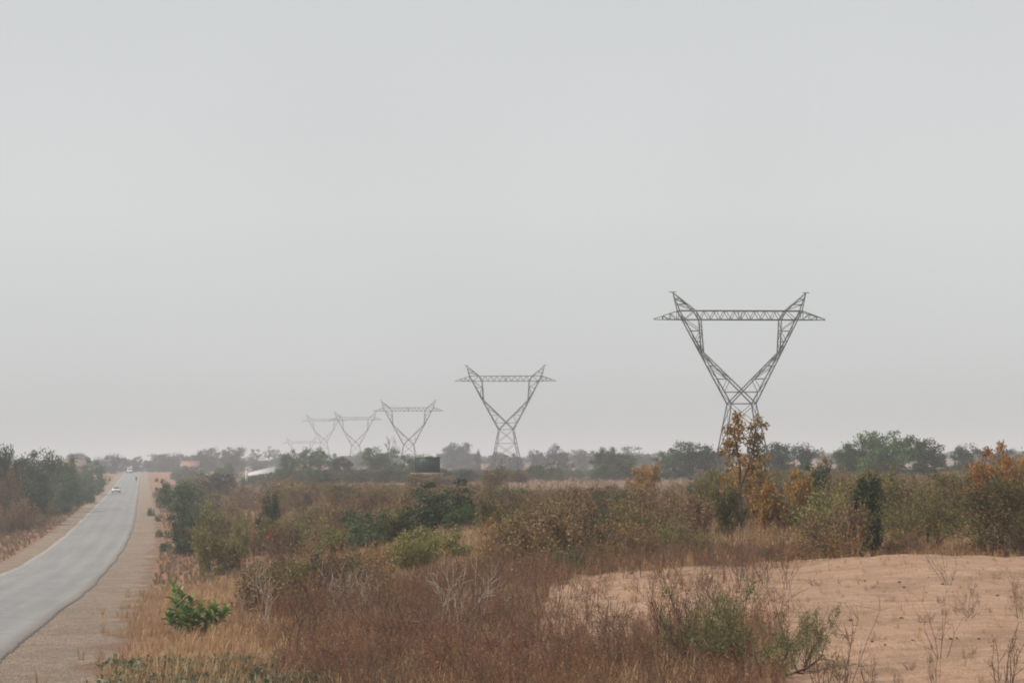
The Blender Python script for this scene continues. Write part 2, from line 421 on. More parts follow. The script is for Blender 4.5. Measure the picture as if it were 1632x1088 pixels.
def calotropis(seed):
    r = np.random.default_rng(seed); segs = []; Lv = []
    stems = [(-.42, -.1, 1.45), (-.25, .2, 1.2), (.02, .05, 1.0), (.3, -.2, .85), (.7, .0, .80), (.95, .15, .72), (.1, -.4, .6), (-.55, .1, .62), (-.15, -.35, .8), (.55, .35, .7)]
    for (x, y, h) in stems:
        p = np.array([x * .15, y * .15, -.05]); e = np.array([x, y, h])
        n = 7; pts = []
        for i in range(n + 1):
            t = i / n; pts.append(p * (1 - t) + e * t + np.array([x * .2 * math.sin(t * 3.1), y * .2 * math.sin(t * 3.1), 0]))
        for i in range(n): segs.append((pts[i], pts[i + 1], .022 - .002 * i, .020 - .002 * i))
        ax = nrm(pts[-1] - pts[-2]); ang = r.uniform(0, 6)
        for i in range(2, n + 1):
            for rep in range(2):
                ang += 2.2
                for side in (0, math.pi):
                    a = ang + side
                    o = np.array([math.cos(a), math.sin(a), 0]); o = nrm(o - ax * o.dot(ax))
                    d = nrm(o * (1.0 if i < n else .55) + ax * (.5 + .18 * (i - 3)) + r.normal(0, .1, 3))
                    s = (.22 + .09 * math.sin(i / n * 2.6)) * r.uniform(.8, 1.2)
                    w = nrm(np.cross(d, ax + .01)); nn = np.cross(w, d)
                    b = pts[i] + (pts[i] - pts[i - 1]) * (rep * .5 - .5)
                    m = b + d * s * .5 - nn * s * .04; t = b + d * s - nn * s * .22
                    q0 = b + d * s * .12
                    # two halves folded along the midrib, four quads
                    for sg in (1, -1):
                        e1 = b + d * s * .38 + w * sg * s * .29 + nn * s * .08
                        e2 = b + d * s * .75 + w * sg * s * .22 + nn * s * .02
                        Lv.append(([b, e1, m, q0], r.random())) ; Lv.append(([m, e1, e2, t], r.random()))
    V = np.array([l[0] for l in Lv]).reshape(-1, 3); n = len(Lv)
    Fq = np.arange(4 * n).reshape(-1, 4)
    # same tone for the four quads of a leaf
    v = np.repeat(np.repeat(r.random(n // 4 + 1), 4)[:n], 4)
    return tubes(segs, 5), (V, Fq, v)
register('calotropis', *calotropis(5))

_cnt = {}
def plant(kind, loc, w, h, leafm, barkm, label, cat, group=None, name=None, rz=None, idx=None, fname='crown', bname='trunk'):
    L = PROTO[kind]; _cnt[kind] = _cnt.get(kind, 0) + 1
    a, b, _ = L[_cnt[kind] % len(L) if idx is None else idx]
    e = empty(name or kind, loc, rng.uniform(0, 6.28) if rz is None else rz, label, cat, group)
    e.scale = (w, w, h)
    obj(bname, a, MAT[barkm], e)
    if b is not None and leafm: obj(fname, b, MAT[leafm], e)
    return e
def plant_px(kind, px, top, wpx, D, leafm, barkm, label, cat='tree', **k):
    """px, top, wpx measured on the photograph, D = distance in metres"""
    p = at(px, top, D); z = gz(p.x, D)
    return plant(kind, (p.x, D, z - .05), wpx * D / F, max(.5, p.z - z), leafm, barkm, label, cat, **k)

# ------------------------------------------------------------------ ground sheet (its columns follow the road edge)
def spaced(stops):
    out = []
    for a, b, st in stops: out += list(np.arange(a, b, st))
    return np.array(out + [stops[-1][1]])
ds = np.concatenate([-spaced([(60, 200, 12), (200, 600, 50), (600, 4000, 400)])[::-1], spaced([(-60, -16, 2), (-16, -8, .6), (-8, -6.1, .25), (-6.1, -.6, 1.1), (-.6, .9, .25), (.9, 45, .5), (45, 140, 2.5), (140, 500, 20), (500, 5000, 400)])])
ds = np.unique(np.round(ds, 3))
ys = spaced([(-12, 20, 2), (20, 75, .5), (75, 150, 1.2), (150, 420, 4), (420, 1200, 15), (1200, 2000, 60), (2000, 6000, 400)])
DD, YY = np.meshgrid(ds, ys); XX = rx(YY) + DD
ZZ = ground_z(XX, YY)
nx, ny = len(ds), len(ys)
idx = np.arange(nx * ny).reshape(ny, nx)
Fq = np.stack([idx[:-1, :-1], idx[:-1, 1:], idx[1:, 1:], idx[1:, :-1]], -1).reshape(-1, 4)
gm = mesh_np('ground', np.stack([XX, YY, ZZ], -1), Fq, None, True)
PXg, PYg = proj(XX, YY, ZZ)
def clear_mask(PX, PY, X, Y):
    """1 = bare sand clearing (right foreground), 0 = overgrown"""
    n = lump(X, Y, 5) * 60
    edge = 1215 + n + np.clip((PY - 960), 0, 200) * .25
    a = sstep(-60, 60, PX - edge) * sstep(20, 26, Y) * (1 - sstep(61, 66, Y))
    b = sstep(-30, 60, PX - 845 - n) * sstep(36, 44, Y) * (1 - sstep(57, 62, Y)) * .75
    return np.clip(np.maximum(a, b), 0, 1)
shoulder = sstep(-1, -.2, DD) * (1 - sstep(2.0, 3.2, DD + lump(XX, YY, 6) * 1.2)) + sstep(-9.2, -8.2, DD) * (1 - sstep(-7.2, -6, DD))
sand = clear_mask(PXg, PYg, XX, YY)
redv = (sstep(2.6, 4, DD) * (1 - sstep(9, 14 + YY * .03, DD))) + (1 - sstep(-9.5, -8, DD)) * sstep(-16, -12, DD)
ca = gm.color_attributes.new('zone', 'FLOAT_COLOR', 'POINT')
ca.data.foreach_set('color', np.stack([np.clip(shoulder, 0, 1), sand, np.clip(redv, 0, 1), np.ones_like(sand)], -1).astype(np.float32).ravel())

m, nt, b = new_mat('dry_ground'); N = nt.nodes; L = nt.links
geo = N.new('ShaderNodeNewGeometry')
def noise(scale, det=6, rough=.6, vec=None):
    n = N.new('ShaderNodeTexNoise'); n.inputs['Scale'].default_value = scale; n.inputs['Detail'].default_value = det
    n.inputs['Roughness'].default_value = rough
    L.new(vec or geo.outputs['Position'], n.inputs['Vector']); return n.outputs['Fac']
def mixc(f, a, bb):
    mx = N.new('ShaderNodeMix'); mx.data_type = 'RGBA'
    for s, v in (('A', a), ('B', bb)):
        if isinstance(v, tuple): mx.inputs[s].default_value = (*v, 1)
        else: L.new(v, mx.inputs[s])
    if isinstance(f, float): mx.inputs['Factor'].default_value = f
    else: L.new(f, mx.inputs['Factor'])
    return mx.outputs['Result']
def rng_(v, a, bb, c=0., d=1.):
    r = N.new('ShaderNodeMapRange'); L.new(v, r.inputs['Value'])
    for k, x in zip(('From Min', 'From Max', 'To Min', 'To Max'), (a, bb, c, d)): r.inputs[k].default_value = x
    return r.outputs['Result']
at_ = N.new('ShaderNodeAttribute'); at_.attribute_name = 'zone'
sep = N.new('ShaderNodeSeparateColor'); L.new(at_.outputs['Color'], sep.inputs[0])
n1 = noise(.35); n2 = noise(2.6); n3 = noise(14, 4)
strm = N.new('ShaderNodeMapping'); strm.inputs['Scale'].default_value = (.5, 3.0, 1); strm.inputs['Rotation'].default_value = (0, 0, .12)
L.new(geo.outputs['Position'], strm.inputs['Vector'])
n4 = noise(1.1, 5, .6, strm.outputs[0])
soil = mixc(rng_(n1, .35, .65), (.21, .135, .095), (.30, .20, .14))
soil = mixc(rng_(n2, .4, .7), soil, (.20, .125, .085))
sandc = mixc(rng_(n4, .35, .65), (.40, .25, .172), (.50, .33, .235))
sandc = mixc(rng_(n1, .5, .62, 0, .55), sandc, (.27, .17, .112))
sandc = mixc(rng_(n3, .55, .8, 0, .55), sandc, (.27, .165, .11))
sandc = mixc(rng_(n2, .52, .68, 0, .7), sandc, (.30, .20, .12))
grav = mixc(rng_(n2, .38, .62), (.29, .22, .17), (.42, .32, .245))
grav = mixc(rng_(n1, .42, .58, 0, .6), grav, (.24, .19, .155))
grav = mixc(rng_(n3, .5, .6, 0, .8), grav, (.15, .12, .10))
red = mixc(rng_(n1, .35, .65), (.27, .135, .085), (.36, .20, .13))
red = mixc(rng_(n2, .5, .7), red, (.22, .135, .085))
def fac(o, n, k=.5):
    a = N.new('ShaderNodeMath'); a.operation = 'MULTIPLY_ADD'; L.new(n, a.inputs[0]); a.inputs[1].default_value = k; 
    s = N.new('ShaderNodeMath'); s.operation = 'SUBTRACT'; L.new(o, s.inputs[0]); s.inputs[1].default_value = k / 2
    L.new(s.outputs[0], a.inputs[2]); return rng_(a.outputs[0], .3, .7)
c = mixc(fac(sep.outputs['Blue'], n2), soil, red)
c = mixc(fac(sep.outputs['Green'], n2), c, sandc)
c = mixc(fac(sep.outputs['Red'], n2, .4), c, grav)
L.new(c, b.inputs['Base Color']); b.inputs['Roughness'].default_value = .95; b.inputs['Specular IOR Level'].default_value = .1
bp = N.new('ShaderNodeBump'); bp.inputs['Strength'].default_value = .9; bp.inputs['Distance'].default_value = .12
ad = N.new('ShaderNodeMath'); ad.operation = 'ADD'; L.new(n2, ad.inputs[0]); L.new(n3, ad.inputs[1])
L.new(ad.outputs[0], bp.inputs['Height']); L.new(bp.outputs[0], b.inputs['Normal'])
tag(obj('ground', gm, m), kind='structure')

# ------------------------------------------------------------------ road
yr = ys[(ys < 1000)]; 
cols = np.array([-RW, -RW + .5, -4.6, -3.4, -2.0, -.5, 0.])
V = []
for y in yr:
    er = .05 * math.sin(y * .31) + .05 * math.sin(y * .117 + 2) + rng.uniform(-.045, .045)
    el = .07 * math.sin(y * .23 + 1) + rng.uniform(-.06, .06)
    X0 = float(rx(y)); z = EYE - float(rh(y))
    row = [(X0 - RW + el - .03, y, z - .075)] + [(X0 + cc + (el if k == 0 else er if k == 6 else 0), y, z + .05 * (1 - ((cc + RW / 2) / (RW / 2)) ** 2)) for k, cc in enumerate(cols)] + [(X0 + er + .03, y, z - .075)]
    V.append(row)
V = np.array(V); nr, nc = V.shape[:2]; idx = np.arange(nr * nc).reshape(nr, nc)
Fq = np.stack([idx[:-1, :-1], idx[:-1, 1:], idx[1:, 1:], idx[1:, :-1]], -1).reshape(-1, 4)
rm = mesh_np('road', V.reshape(-1, 3), Fq)
a = rm.attributes.new('lane', 'FLOAT', 'POINT'); a.data.foreach_set('value', np.tile(np.concatenate([[0], (cols + RW) / RW, [1]]), nr).astype(np.float32))
m, nt, b = new_mat('asphalt'); N = nt.nodes; L = nt.links; geo = N.new('ShaderNodeNewGeometry')
la = N.new('ShaderNodeAttribute'); la.attribute_name = 'lane'
sx_ = N.new('ShaderNodeSeparateXYZ'); L.new(geo.outputs['Position'], sx_.inputs[0])
mp = N.new('ShaderNodeCombineXYZ'); k1 = N.new('ShaderNodeMath'); k1.operation = 'MULTIPLY'; k1.inputs[1].default_value = 8; L.new(la.outputs['Fac'], k1.inputs[0])
k2 = N.new('ShaderNodeMath'); k2.operation = 'MULTIPLY'; k2.inputs[1].default_value = .04; L.new(sx_.outputs['Y'], k2.inputs[0])
L.new(k1.outputs[0], mp.inputs[0]); L.new(k2.outputs[0], mp.inputs[1])
n1 = noise(1.0, 5, .6, mp.outputs[0]); n2 = noise(.06, 4); n3 = noise(9, 5)
c = mixc(rng_(n1, .35, .65), (.20, .198, .197), (.265, .262, .26))
c = mixc(rng_(n2, .42, .62, 0, .6), c, (.28, .275, .27))
c = mixc(rng_(n3, .5, .7, 0, .6), c, (.14, .14, .14))
wv = N.new('ShaderNodeMath'); wv.operation = 'SINE'; ml = N.new('ShaderNodeMath'); ml.operation = 'MULTIPLY'; ml.inputs[1].default_value = 25.1
L.new(la.outputs['Fac'], ml.inputs[0]); L.new(ml.outputs[0], wv.inputs[0])
c = mixc(rng_(wv.outputs[0], -.2, 1, 0, .4), c, (.19, .188, .187))
n5 = noise(.9, 6, .7); n6 = noise(3.2, 5, .7)
c = mixc(rng_(n5, .52, .60, 0, .35), c, (.155, .153, .15))
c = mixc(rng_(n6, .60, .66, 0, .5), c, (.27, .245, .22))
# dust blown over the edges
e1 = rng_(la.outputs['Fac'], .90, 1.0, 0, .8); e0 = rng_(la.outputs['Fac'], .10, 0., 0, .8)
mxx = N.new('ShaderNodeMath'); mxx.operation = 'MAXIMUM'; L.new(e1, mxx.inputs[0]); L.new(e0, mxx.inputs[1])
ms = N.new('ShaderNodeMath'); ms.operation = 'MULTIPLY'; L.new(mxx.outputs[0], ms.inputs[0]); L.new(rng_(n3, .3, .6), ms.inputs[1])
c = mixc(ms.outputs[0], c, (.36, .29, .235))
L.new(c, b.inputs['Base Color']); b.inputs['Roughness'].default_value = .8; b.inputs['Specular IOR Level'].default_value = .5
tag(obj('road', rm, m), kind='structure')

# ------------------------------------------------------------------ pylons
def pylon_meshes():
    T, B = .135, .066
    yd = lambda z: np.interp(z, [0, 10.5, 17.1, 22.5, 24.9], [2.6, 1.0, .62, .6, .02])
    parts = {}
    def P(x, z, s): return (x, s * yd(z), z)
    legs = []
    for sx in (-1, 1):
        for sy in (-1, 1):
            g = MB(); g.bar((sx * 3.6, sy * 2.6, -.4), (sx * 1.65, sy * 1.0, 10.5), T)
            g.box(sx * 3.6 - .35, sx * 3.6 + .35, sy * 2.6 - .35, sy * 2.6 + .35, -1.0, .22)
            legs.append(g.mesh('leg'))
    br = MB(); lv = [0, 3.9, 7.4, 10.5]
    wx = lambda z: np.interp(z, [0, 10.5], [3.6, 1.65])
    for a, c in zip(lv[:-1], lv[1:]):
        for s in (-1, 1):
            br.bar(P(-wx(a), a, s), P(wx(c), c, s), B); br.bar(P(wx(a), a, s), P(-wx(c), c, s), B)
            br.bar((s * wx(a), -yd(a), a), (s * wx(c), yd(c), c), B); br.bar((s * wx(a), yd(a), a), (s * wx(c), -yd(c), c), B)
    for z in lv[1:]:
        for s in (-1, 1):
            br.bar(P(-wx(z), z, s), P(wx(z), z, s), B * 1.3); br.bar((s * wx(z), -yd(z), z), (s * wx(z), yd(z), z), B * 1.3)
    arms = []; peaks = []
    for s in (-1, 1):
        g = MB()
        oz = [10.5, 12.0, 13.7, 15.4, 17.1, 18.5, 19.9, 21.35, 22.5]
        ox = lambda z: np.interp(z, [10.5, 17.1, 21.35, 22.5], [1.65, 5.3, 7.42, 8.18])
        ix = lambda z: np.interp(z, [10.5, 17.1, 21.35, 22.5], [-1.65, 5.1, 5.36, 6.07])
        for y in (-1, 1):
            g.bar(P(s * 1.65, 10.5, y), P(s * 5.3, 17.1, y), T); g.bar(P(s * 5.3, 17.1, y), P(s * 8.18, 22.5, y), T)
            g.bar(P(-s * 1.65, 10.5, y), P(s * 5.1, 17.1, y), T); g.bar(P(s * 5.1, 17.1, y), P(s * 5.36, 21.35, y), T)
            g.bar(P(s * 5.36, 21.35, y), P(s * 6.07, 22.5, y), T)
            for k, (a, c) in enumerate(zip(oz[:-1], oz[1:])):
                if a < 11.9: continue
                g.bar(P(s * ox(a), a, y), P(s * ix(a), a, y), B)
                if k % 2: g.bar(P(s * ox(a), a, y), P(s * ix(c), c, y), B)
                else: g.bar(P(s * ix(a), a, y), P(s * ox(c), c, y), B)
        for k, (a, c) in enumerate(zip(oz[:-1], oz[1:])):
            q = 1 if k % 2 else -1
            g.bar(P(s * ox(a), a, q), P(s * ox(c), c, -q), B)
            if a > 12: g.bar(P(s * ix(a), a, q), P(s * ix(c), c, -q), B)
        arms.append(g.mesh('upper_arm'))
        g = MB(); tip = (s * 8.94, 0, 24.9)
        for y in (-1, 1):
            g.bar(P(s * 8.18, 22.5, y), tip, T * .85, .1); g.bar(P(s * 6.07, 22.5, y), tip, T * .85, .1)
            for t in (.35, .65):
                a = Vector(P(s * 8.18, 22.5, y)).lerp(Vector(tip), t); c = Vector(P(s * 6.07, 22.5, y)).lerp(Vector(tip), t)
                g.bar(a, c, B)
                c2 = Vector(P(s * 6.07, 22.5, y)).lerp(Vector(tip), t - .3); g.bar(a, c2, B)
        g.bar((s * 8.94 - .45, 0, 24.9), (s * 8.94 + .45, 0, 24.9), .1)
        peaks.append(g.mesh('peak'))
    g = MB(); xs = np.linspace(-6.07, 6.07, 19)
    for y in (-.6, .6):
        g.bar((-7.42, y, 21.35), (7.42, y, 21.35), T * .8); g.bar((-8.18, y, 22.5), (8.18, y, 22.5), T * .8)
        for k in range(18):
            z0, z1 = (21.35, 22.5) if k % 2 else (22.5, 21.35)
            g.bar((xs[k], y, z0), (xs[k + 1], y, z1), B)
        g.bar((0, y, 21.35), (0, y, 22.5), B)
        for s in (-1, 1):
            g.bar((s * 7.42, y, 21.35), (s * 11.47, 0, 21.35), T * .8, .09); g.bar((s * 8.18, y, 22.5), (s * 11.47, 0, 21.42), T * .8, .09)
            for x in (8.3, 9.3, 10.3):
                t = (x - 8.18) / 3.29; zt = 22.5 + (21.42 - 22.5) * max(t, 0); yy = y * (1 - (x - 7.42) / 4.05)
                g.bar((s * x, yy, 21.35), (s * x, yy, zt), B)
                g.bar((s * (x - .95), y * (1 - max(0, x - 8.37) / 4.05), 21.35), (s * x, yy, zt), B)
    for k in range(0, 19, 1):
        g.bar((xs[k], -.6, 21.35), (xs[k], .6, 21.35), B)
        if k < 18: g.bar((xs[k], -.6, 22.5), (xs[k + 1], .6, 22.5), B)
    return legs, br.mesh('body_bracing'), arms, peaks, g.mesh('crossarm')
PLM = pylon_meshes()
def pylon(cx, ybar, D, label, sc_=1.0, dx=0):
    p = at(cx, ybar, D); base = p.z - 21.35 * sc_
    e = empty('pylon', (p.x, D, base), math.radians(9.3), label, 'pylon', 'lattice pylons of the power line')
    e.scale = (sc_,) * 3
    st = MAT['steel']
    for l in PLM[0]: obj('leg', l, st, e)
    obj('body_bracing', PLM[1], st, e)
    for l in PLM[2]: obj('upper_arm', l, st, e)
    for l in PLM[3]: obj('peak', l, st, e)
    obj('crossarm', PLM[4], st, e)
    return e, base, gz(p.x, D)
for a in ((1179.5, 509.5, 243, 'largest and nearest steel lattice pylon, standing behind the tall orange-leaved tree'),
          (806, 607.2, 423, 'second nearest lattice pylon, alone against the sky right of the green water tank'),
          (651, 655, 612, 'third lattice pylon, rising beside the green water tank'),
          (566.5, 669, 805, 'fourth lattice pylon, its left peak overlapping the pylon behind it'),
          (516, 671, 985, 'fifth lattice pylon, faint, overlapping the right half of the farthest one'),
          (480, 706, 1125, 'farthest and faintest lattice pylon, its crossarm just above the green trees')):
    e, bz, g_ = pylon(*a); print('pylon', a[2], round(bz, 2), round(g_, 2))

# ------------------------------------------------------------------ trees on the skyline: (kind, x, top y, width px, distance, leaf, bark, label)
SK = [
 ('tree', 14, 712, 50, 230, 'dgreen', 'bark', 'tall dark tree at the left picture edge, above the brownish roadside bushes'),
 ('tree', 62, 718, 62, 250, 'greygreen', 'bark', 'grey-green tree just right of the tall dark tree at the left edge'),
 ('tree', 95, 728, 48, 290, 'greygreen', 'bark', 'lower grey-green tree left of the orange roof, beside the road'),
 ('tree', 125, 722, 40, 748, 'greytree', 'bark', 'small hazy dome-shaped tree behind the left orange roof'),
 ('bush', 157, 731, 46, 400, 'green', 'bark', 'round bright green tree on the left verge, ahead of the white car'),
 ('tree', 178, 724, 44, 720, 'greytree', 'bark', 'faint grey tree behind the round bright green roadside tree'),
 ('tree', 199, 731, 26, 760, 'greytree', 'bark', 'faint tree left of the gap where the road ends'),
 ('tree', 219, 727, 20, 788, 'greytree', 'bark', 'small faint tree closing the far end of the road'),
 ('tree', 238, 734, 20, 800, 'greytree', 'bark', 'low faint tree right of the far end of the road'),
 ('tree', 262, 723, 46, 811, 'greytree', 'bark', 'dark hazy round tree left of the red roof, right of the road'),
 ('tree', 285, 722, 34, 852, 'greytree', 'bark', 'hazy tree rising just behind the left end of the red roof'),
 ('tree', 304, 726, 30, 873, 'greytree', 'bark', 'faint tree directly behind the red roof'),
 ('tree', 333, 714, 40, 728, 'greytree', 'bark', 'hazy tree right of the red roof, left one of a taller pair'),
 ('tree', 366, 713, 40, 707, 'greytree', 'bark', 'hazy round tree right of the red roof, right one of a taller pair'),
 ('thin_tree', 407, 715, 22, 832, 'greytree', 'bark', 'thin see-through tree above the white roof'),
 ('thin_tree', 433, 711, 28, 832, 'greytree', 'bark', 'taller see-through tree just right of the thin one above the white roof'),
 ('tree', 458, 722, 34, 665, 'greytree', 'bark', 'hazy tree left of the green clump below the farthest pylon'),
 ('bush', 362, 737, 34, 460, 'green', 'bark', 'small round green tree left of the white roof'),
 ('tree', 462, 723, 44, 385, 'green', 'bark', 'green tree at the left end of the clump below the farthest pylons'),
 ('wide_tree', 497, 713, 66, 380, 'green', 'bark', 'broadest green tree of the clump below the farthest pylons'),
 ('bush', 546, 727, 52, 360, 'dgreen', 'bark', 'dark green tree at the right end of the clump, below the fourth pylon'),
 ('tree', 574, 722, 30, 790, 'greytree', 'bark', 'small hazy tree between two green clumps, right of the fourth pylon'),
 ('tree', 606, 713, 64, 395, 'green', 'bark', 'green tree under the bare dead tree, left of the water tank'),
 ('bush', 649, 725, 46, 350, 'green', 'bark', 'rounded light green tree against the left side of the water tank'),
 ('tree', 722, 706, 50, 728, 'greytree', 'bark', 'large hazy purple-grey tree right of the water tank'),
 ('tree', 745, 722, 46, 717, 'greytree', 'bark', 'lower hazy tree on the right flank of the large purple-grey one'),
 ('tree', 761, 717, 14, 582, 'greytree', 'bark', 'tiny lollipop-shaped hazy tree left of the second pylon'),
 ('tree', 790, 720, 30, 728, 'greytree', 'bark', 'hazy low tree behind the left leg of the second pylon'),
 ('bush', 818, 723, 40, 582, 'greytree', 'bark', 'hazy low tree behind the right leg of the second pylon'),
 ('tree', 853, 717, 24, 624, 'greytree', 'bark', 'small dark hazy tree touching the left of the dark round tree'),
 ('bush', 887, 708, 48, 540, 'greytree', 'bark_dark', 'dark round hazy tree, tallest between the second and first pylon'),
 ('bush', 928, 716, 38, 665, 'greytree', 'bark', 'pale hazy tree right of the dark round tree'),
 ('bush', 862, 737, 62, 340, 'green', 'bark', 'low green rounded bush below the dark round hazy tree'),
 ('thin_tree', 1007, 711, 46, 582, 'greytree', 'bark', 'see-through grey tree standing up behind the mid-green pair'),
 ('tree', 960, 713, 40, 330, 'greygreen', 'bark', 'left tree of the mid-green pair in the middle of the skyline'),
 ('tree', 990, 722, 60, 325, 'greygreen', 'bark', 'right tree of the mid-green pair in the middle of the skyline'),
 ('tree', 1032, 722, 44, 624, 'greytree', 'bark', 'pale hazy tree seen in the gap left of the dark green trees'),
 ('tree', 1062, 719, 56, 310, 'green', 'bark', 'green tree left of the taller dark green one beside the nearest pylon'),
 ('tree', 1100, 704, 72, 300, 'dgreen', 'bark', 'tall dark green tree left of the nearest pylon'),
 ('tree', 1145, 720, 46, 330, 'green', 'bark', 'low green tree right up against the left leg of the nearest pylon'),
 ('tree', 1238, 706, 58, 280, 'dgreen', 'bark', 'dark green tree immediately right of the nearest pylon'),
 ('tree', 1275, 708, 58, 285, 'dgreen', 'bark', 'dark green tree second to the right of the nearest pylon'),
 ('tree', 1345, 716, 44, 300, 'greygreen', 'bark', 'low grey-green tree at the left foot of the biggest tree group'),
 ('tree', 1376, 699, 66, 250, 'green', 'bark', 'left tree of the biggest green tree group on the right skyline'),
 ('tree', 1424, 688, 88, 245, 'green', 'bark', 'tallest tree of the biggest green tree group on the right skyline'),
 ('tree', 1476, 700, 56, 250, 'dgreen', 'bark', 'right tree of the biggest green tree group, darker than its neighbours'),
 ('tree', 1528, 709, 60, 290, 'dgreen', 'bark', 'dark tree behind the left side of the rust-red crown'),
 ('tree', 1600, 716, 70, 330, 'greytree', 'bark', 'hazy tree behind the brown bushes in the right picture corner'),
]
for s in SK:
    plant_px(*s, name='tree')
p = at(615, 690, 400)
plant('dead_tree', (p.x, 402, gz(p.x, 402)), 46 * 400 / F, at(615, 694, 400).z - gz(p.x, 402), None, 'bark', 'bare dead tree sticking up out of the green tree left of the water tank', 'tree', name='dead_tree', bname='trunk')
# low far woodland that closes the view behind the numbered trees: hazy individuals seen as one band
r = np.random.default_rng(11); k = 0
for px in np.arange(-30, 1690, 12.0):
    D = r.uniform(760, 1150); x = px + r.uniform(-6, 6)
    if 185 < x < 232: D = r.uniform(1010, 1150)
    pr = at(x, 730, D)
    if abs(pr.x - rx(D) + 3) < 14: continue
    top = 728 + (816 - x) * .0087 + r.uniform(-4, 7) - 2
    plant_px(['tree', 'bush', 'wide_tree'][k % 3], x, top, r.uniform(34, 62), D, 'greytree', 'bark',
             'far hazy tree in the low grey band of woodland along the horizon', 'tree', group='trees in the far woodland band', name='tree'); k += 1

r = np.random.default_rng(12); n = 0
while n < 120:
    D = r.uniform(260, 640); px = r.uniform(245, 1640); X = (px - 816) / F * D
    if X - float(rx(D)) < 12 or (830 < px < 1100 and D < 300): continue
    h = r.uniform(2.2, 4.8)
    lim = 762 if 380 < px < 445 else 747
    h = min(h, at(px, lim, D).z - gz(X, D))
    if h < 1: continue
    plant(['bush', 'tree', 'bush'][n % 3], (X, D, gz(X, D) - .05), h * r.uniform(1.2, 2.2), h, r.choice(['greytree', 'greygreen', 'green', 'drab'], p=[.3, .3, .15, .25]), 'bark',
          'hazy low bush scattered on the far side of the fields, below the skyline trees', 'bush', group='hazy low bushes below the skyline trees', name='bush', fname='foliage', bname='branches'); n += 1

# ------------------------------------------------------------------ bushes left of the road
r = np.random.default_rng(21)
LB = [(8, 742, 60, 208, 'brownleaf', 'twiggy', 'brownish bush at the left picture edge below the tall dark tree'),
      (50, 758, 60, 222, 'dgreen', 'olive', 'dull green bush in front of the grey-green tree left of the road'),
      (103, 752, 58, 275, 'green', 'bush', 'bright green bush left of the road, below the orange roof'),
      (130, 775, 36, 325, 'dgreen', 'bush', 'dark green bush nearest the left verge, level with the white car'),
      (30, 795, 60, 203, 'brownleaf', 'olive', 'dark brown-green bush low at the left picture edge'),
      (75, 785, 60, 238, 'olive', 'olive', 'olive bush in the middle of the left roadside thicket'),
      (103, 797, 44, 262, 'dgreen', 'bush', 'low dark green bush at the foot of the left thicket near the verge'),
      (8, 822, 50, 196, 'brownleaf', 'twiggy', 'lowest dark purple-brown bush in the left picture edge'),
      (50, 812, 50, 214, 'brownleaf', 'twiggy', 'purple-brown bush at the foot of the left thicket'),
      (120, 742, 40, 420, 'greygreen', 'bush', 'grey-green bush right below the left orange roof'),
      (135, 757, 34, 330, 'greygreen', 'olive', 'grey-green bush just left of the small grey block wall'),]
for (x, t, w, D, lm, kd, lab) in LB:
    plant_px(kd, x, t, w, D, lm, 'bark_dark', lab, 'bush', name='bush', fname='foliage', bname='branches')
n = 0
for _ in range(400):
    D = r.uniform(192, 700); dl = r.uniform(7.5, 45) if D < 300 else r.uniform(5, 60)
    X = float(rx(D)) - RW - dl; px, py = proj(X, D, gz(X, D))
    if px < -30 or px > 190: continue
    if dl < 4 + D * .008: continue
    lm = r.choice(['dgreen', 'olive', 'greygreen', 'brownleaf', 'green'], p=[.25, .2, .15, .15, .25])
    h = r.uniform(1.8, 4.6) * (.6 if dl < 9 else 1)
    plant(r.choice(['bush', 'bush', 'twiggy', 'olive']), (X, D, gz(X, D) - .05), h * r.uniform(1.0, 1.5), h, lm, 'bark_dark',
          'unremarkable bush in the dense dark thicket left of the road', 'bush', group='bushes of the thicket left of the road', name='bush', fname='foliage', bname='branches')
    n += 1
    if n >= 75: break

def top_limit(px):
    return np.interp(px, [235, 300, 400, 450, 600, 700, 760, 830, 1000, 1100, 1150, 1300, 1400, 1500, 1632], [792, 768, 756, 766, 768, 774, 768, 778, 774, 768, 752, 744, 756, 752, 732])
def max_h(X, Y):
    px, _ = proj(X, Y, 0); py = top_limit(px)
    ztop = EYE + Y * (math.tan(PITCH) - (py - H0 / 2 + (px - W0 / 2) * math.tan(ROLL)) / F)   # small-angle inverse of proj
    return ztop - ground_z(X, Y)
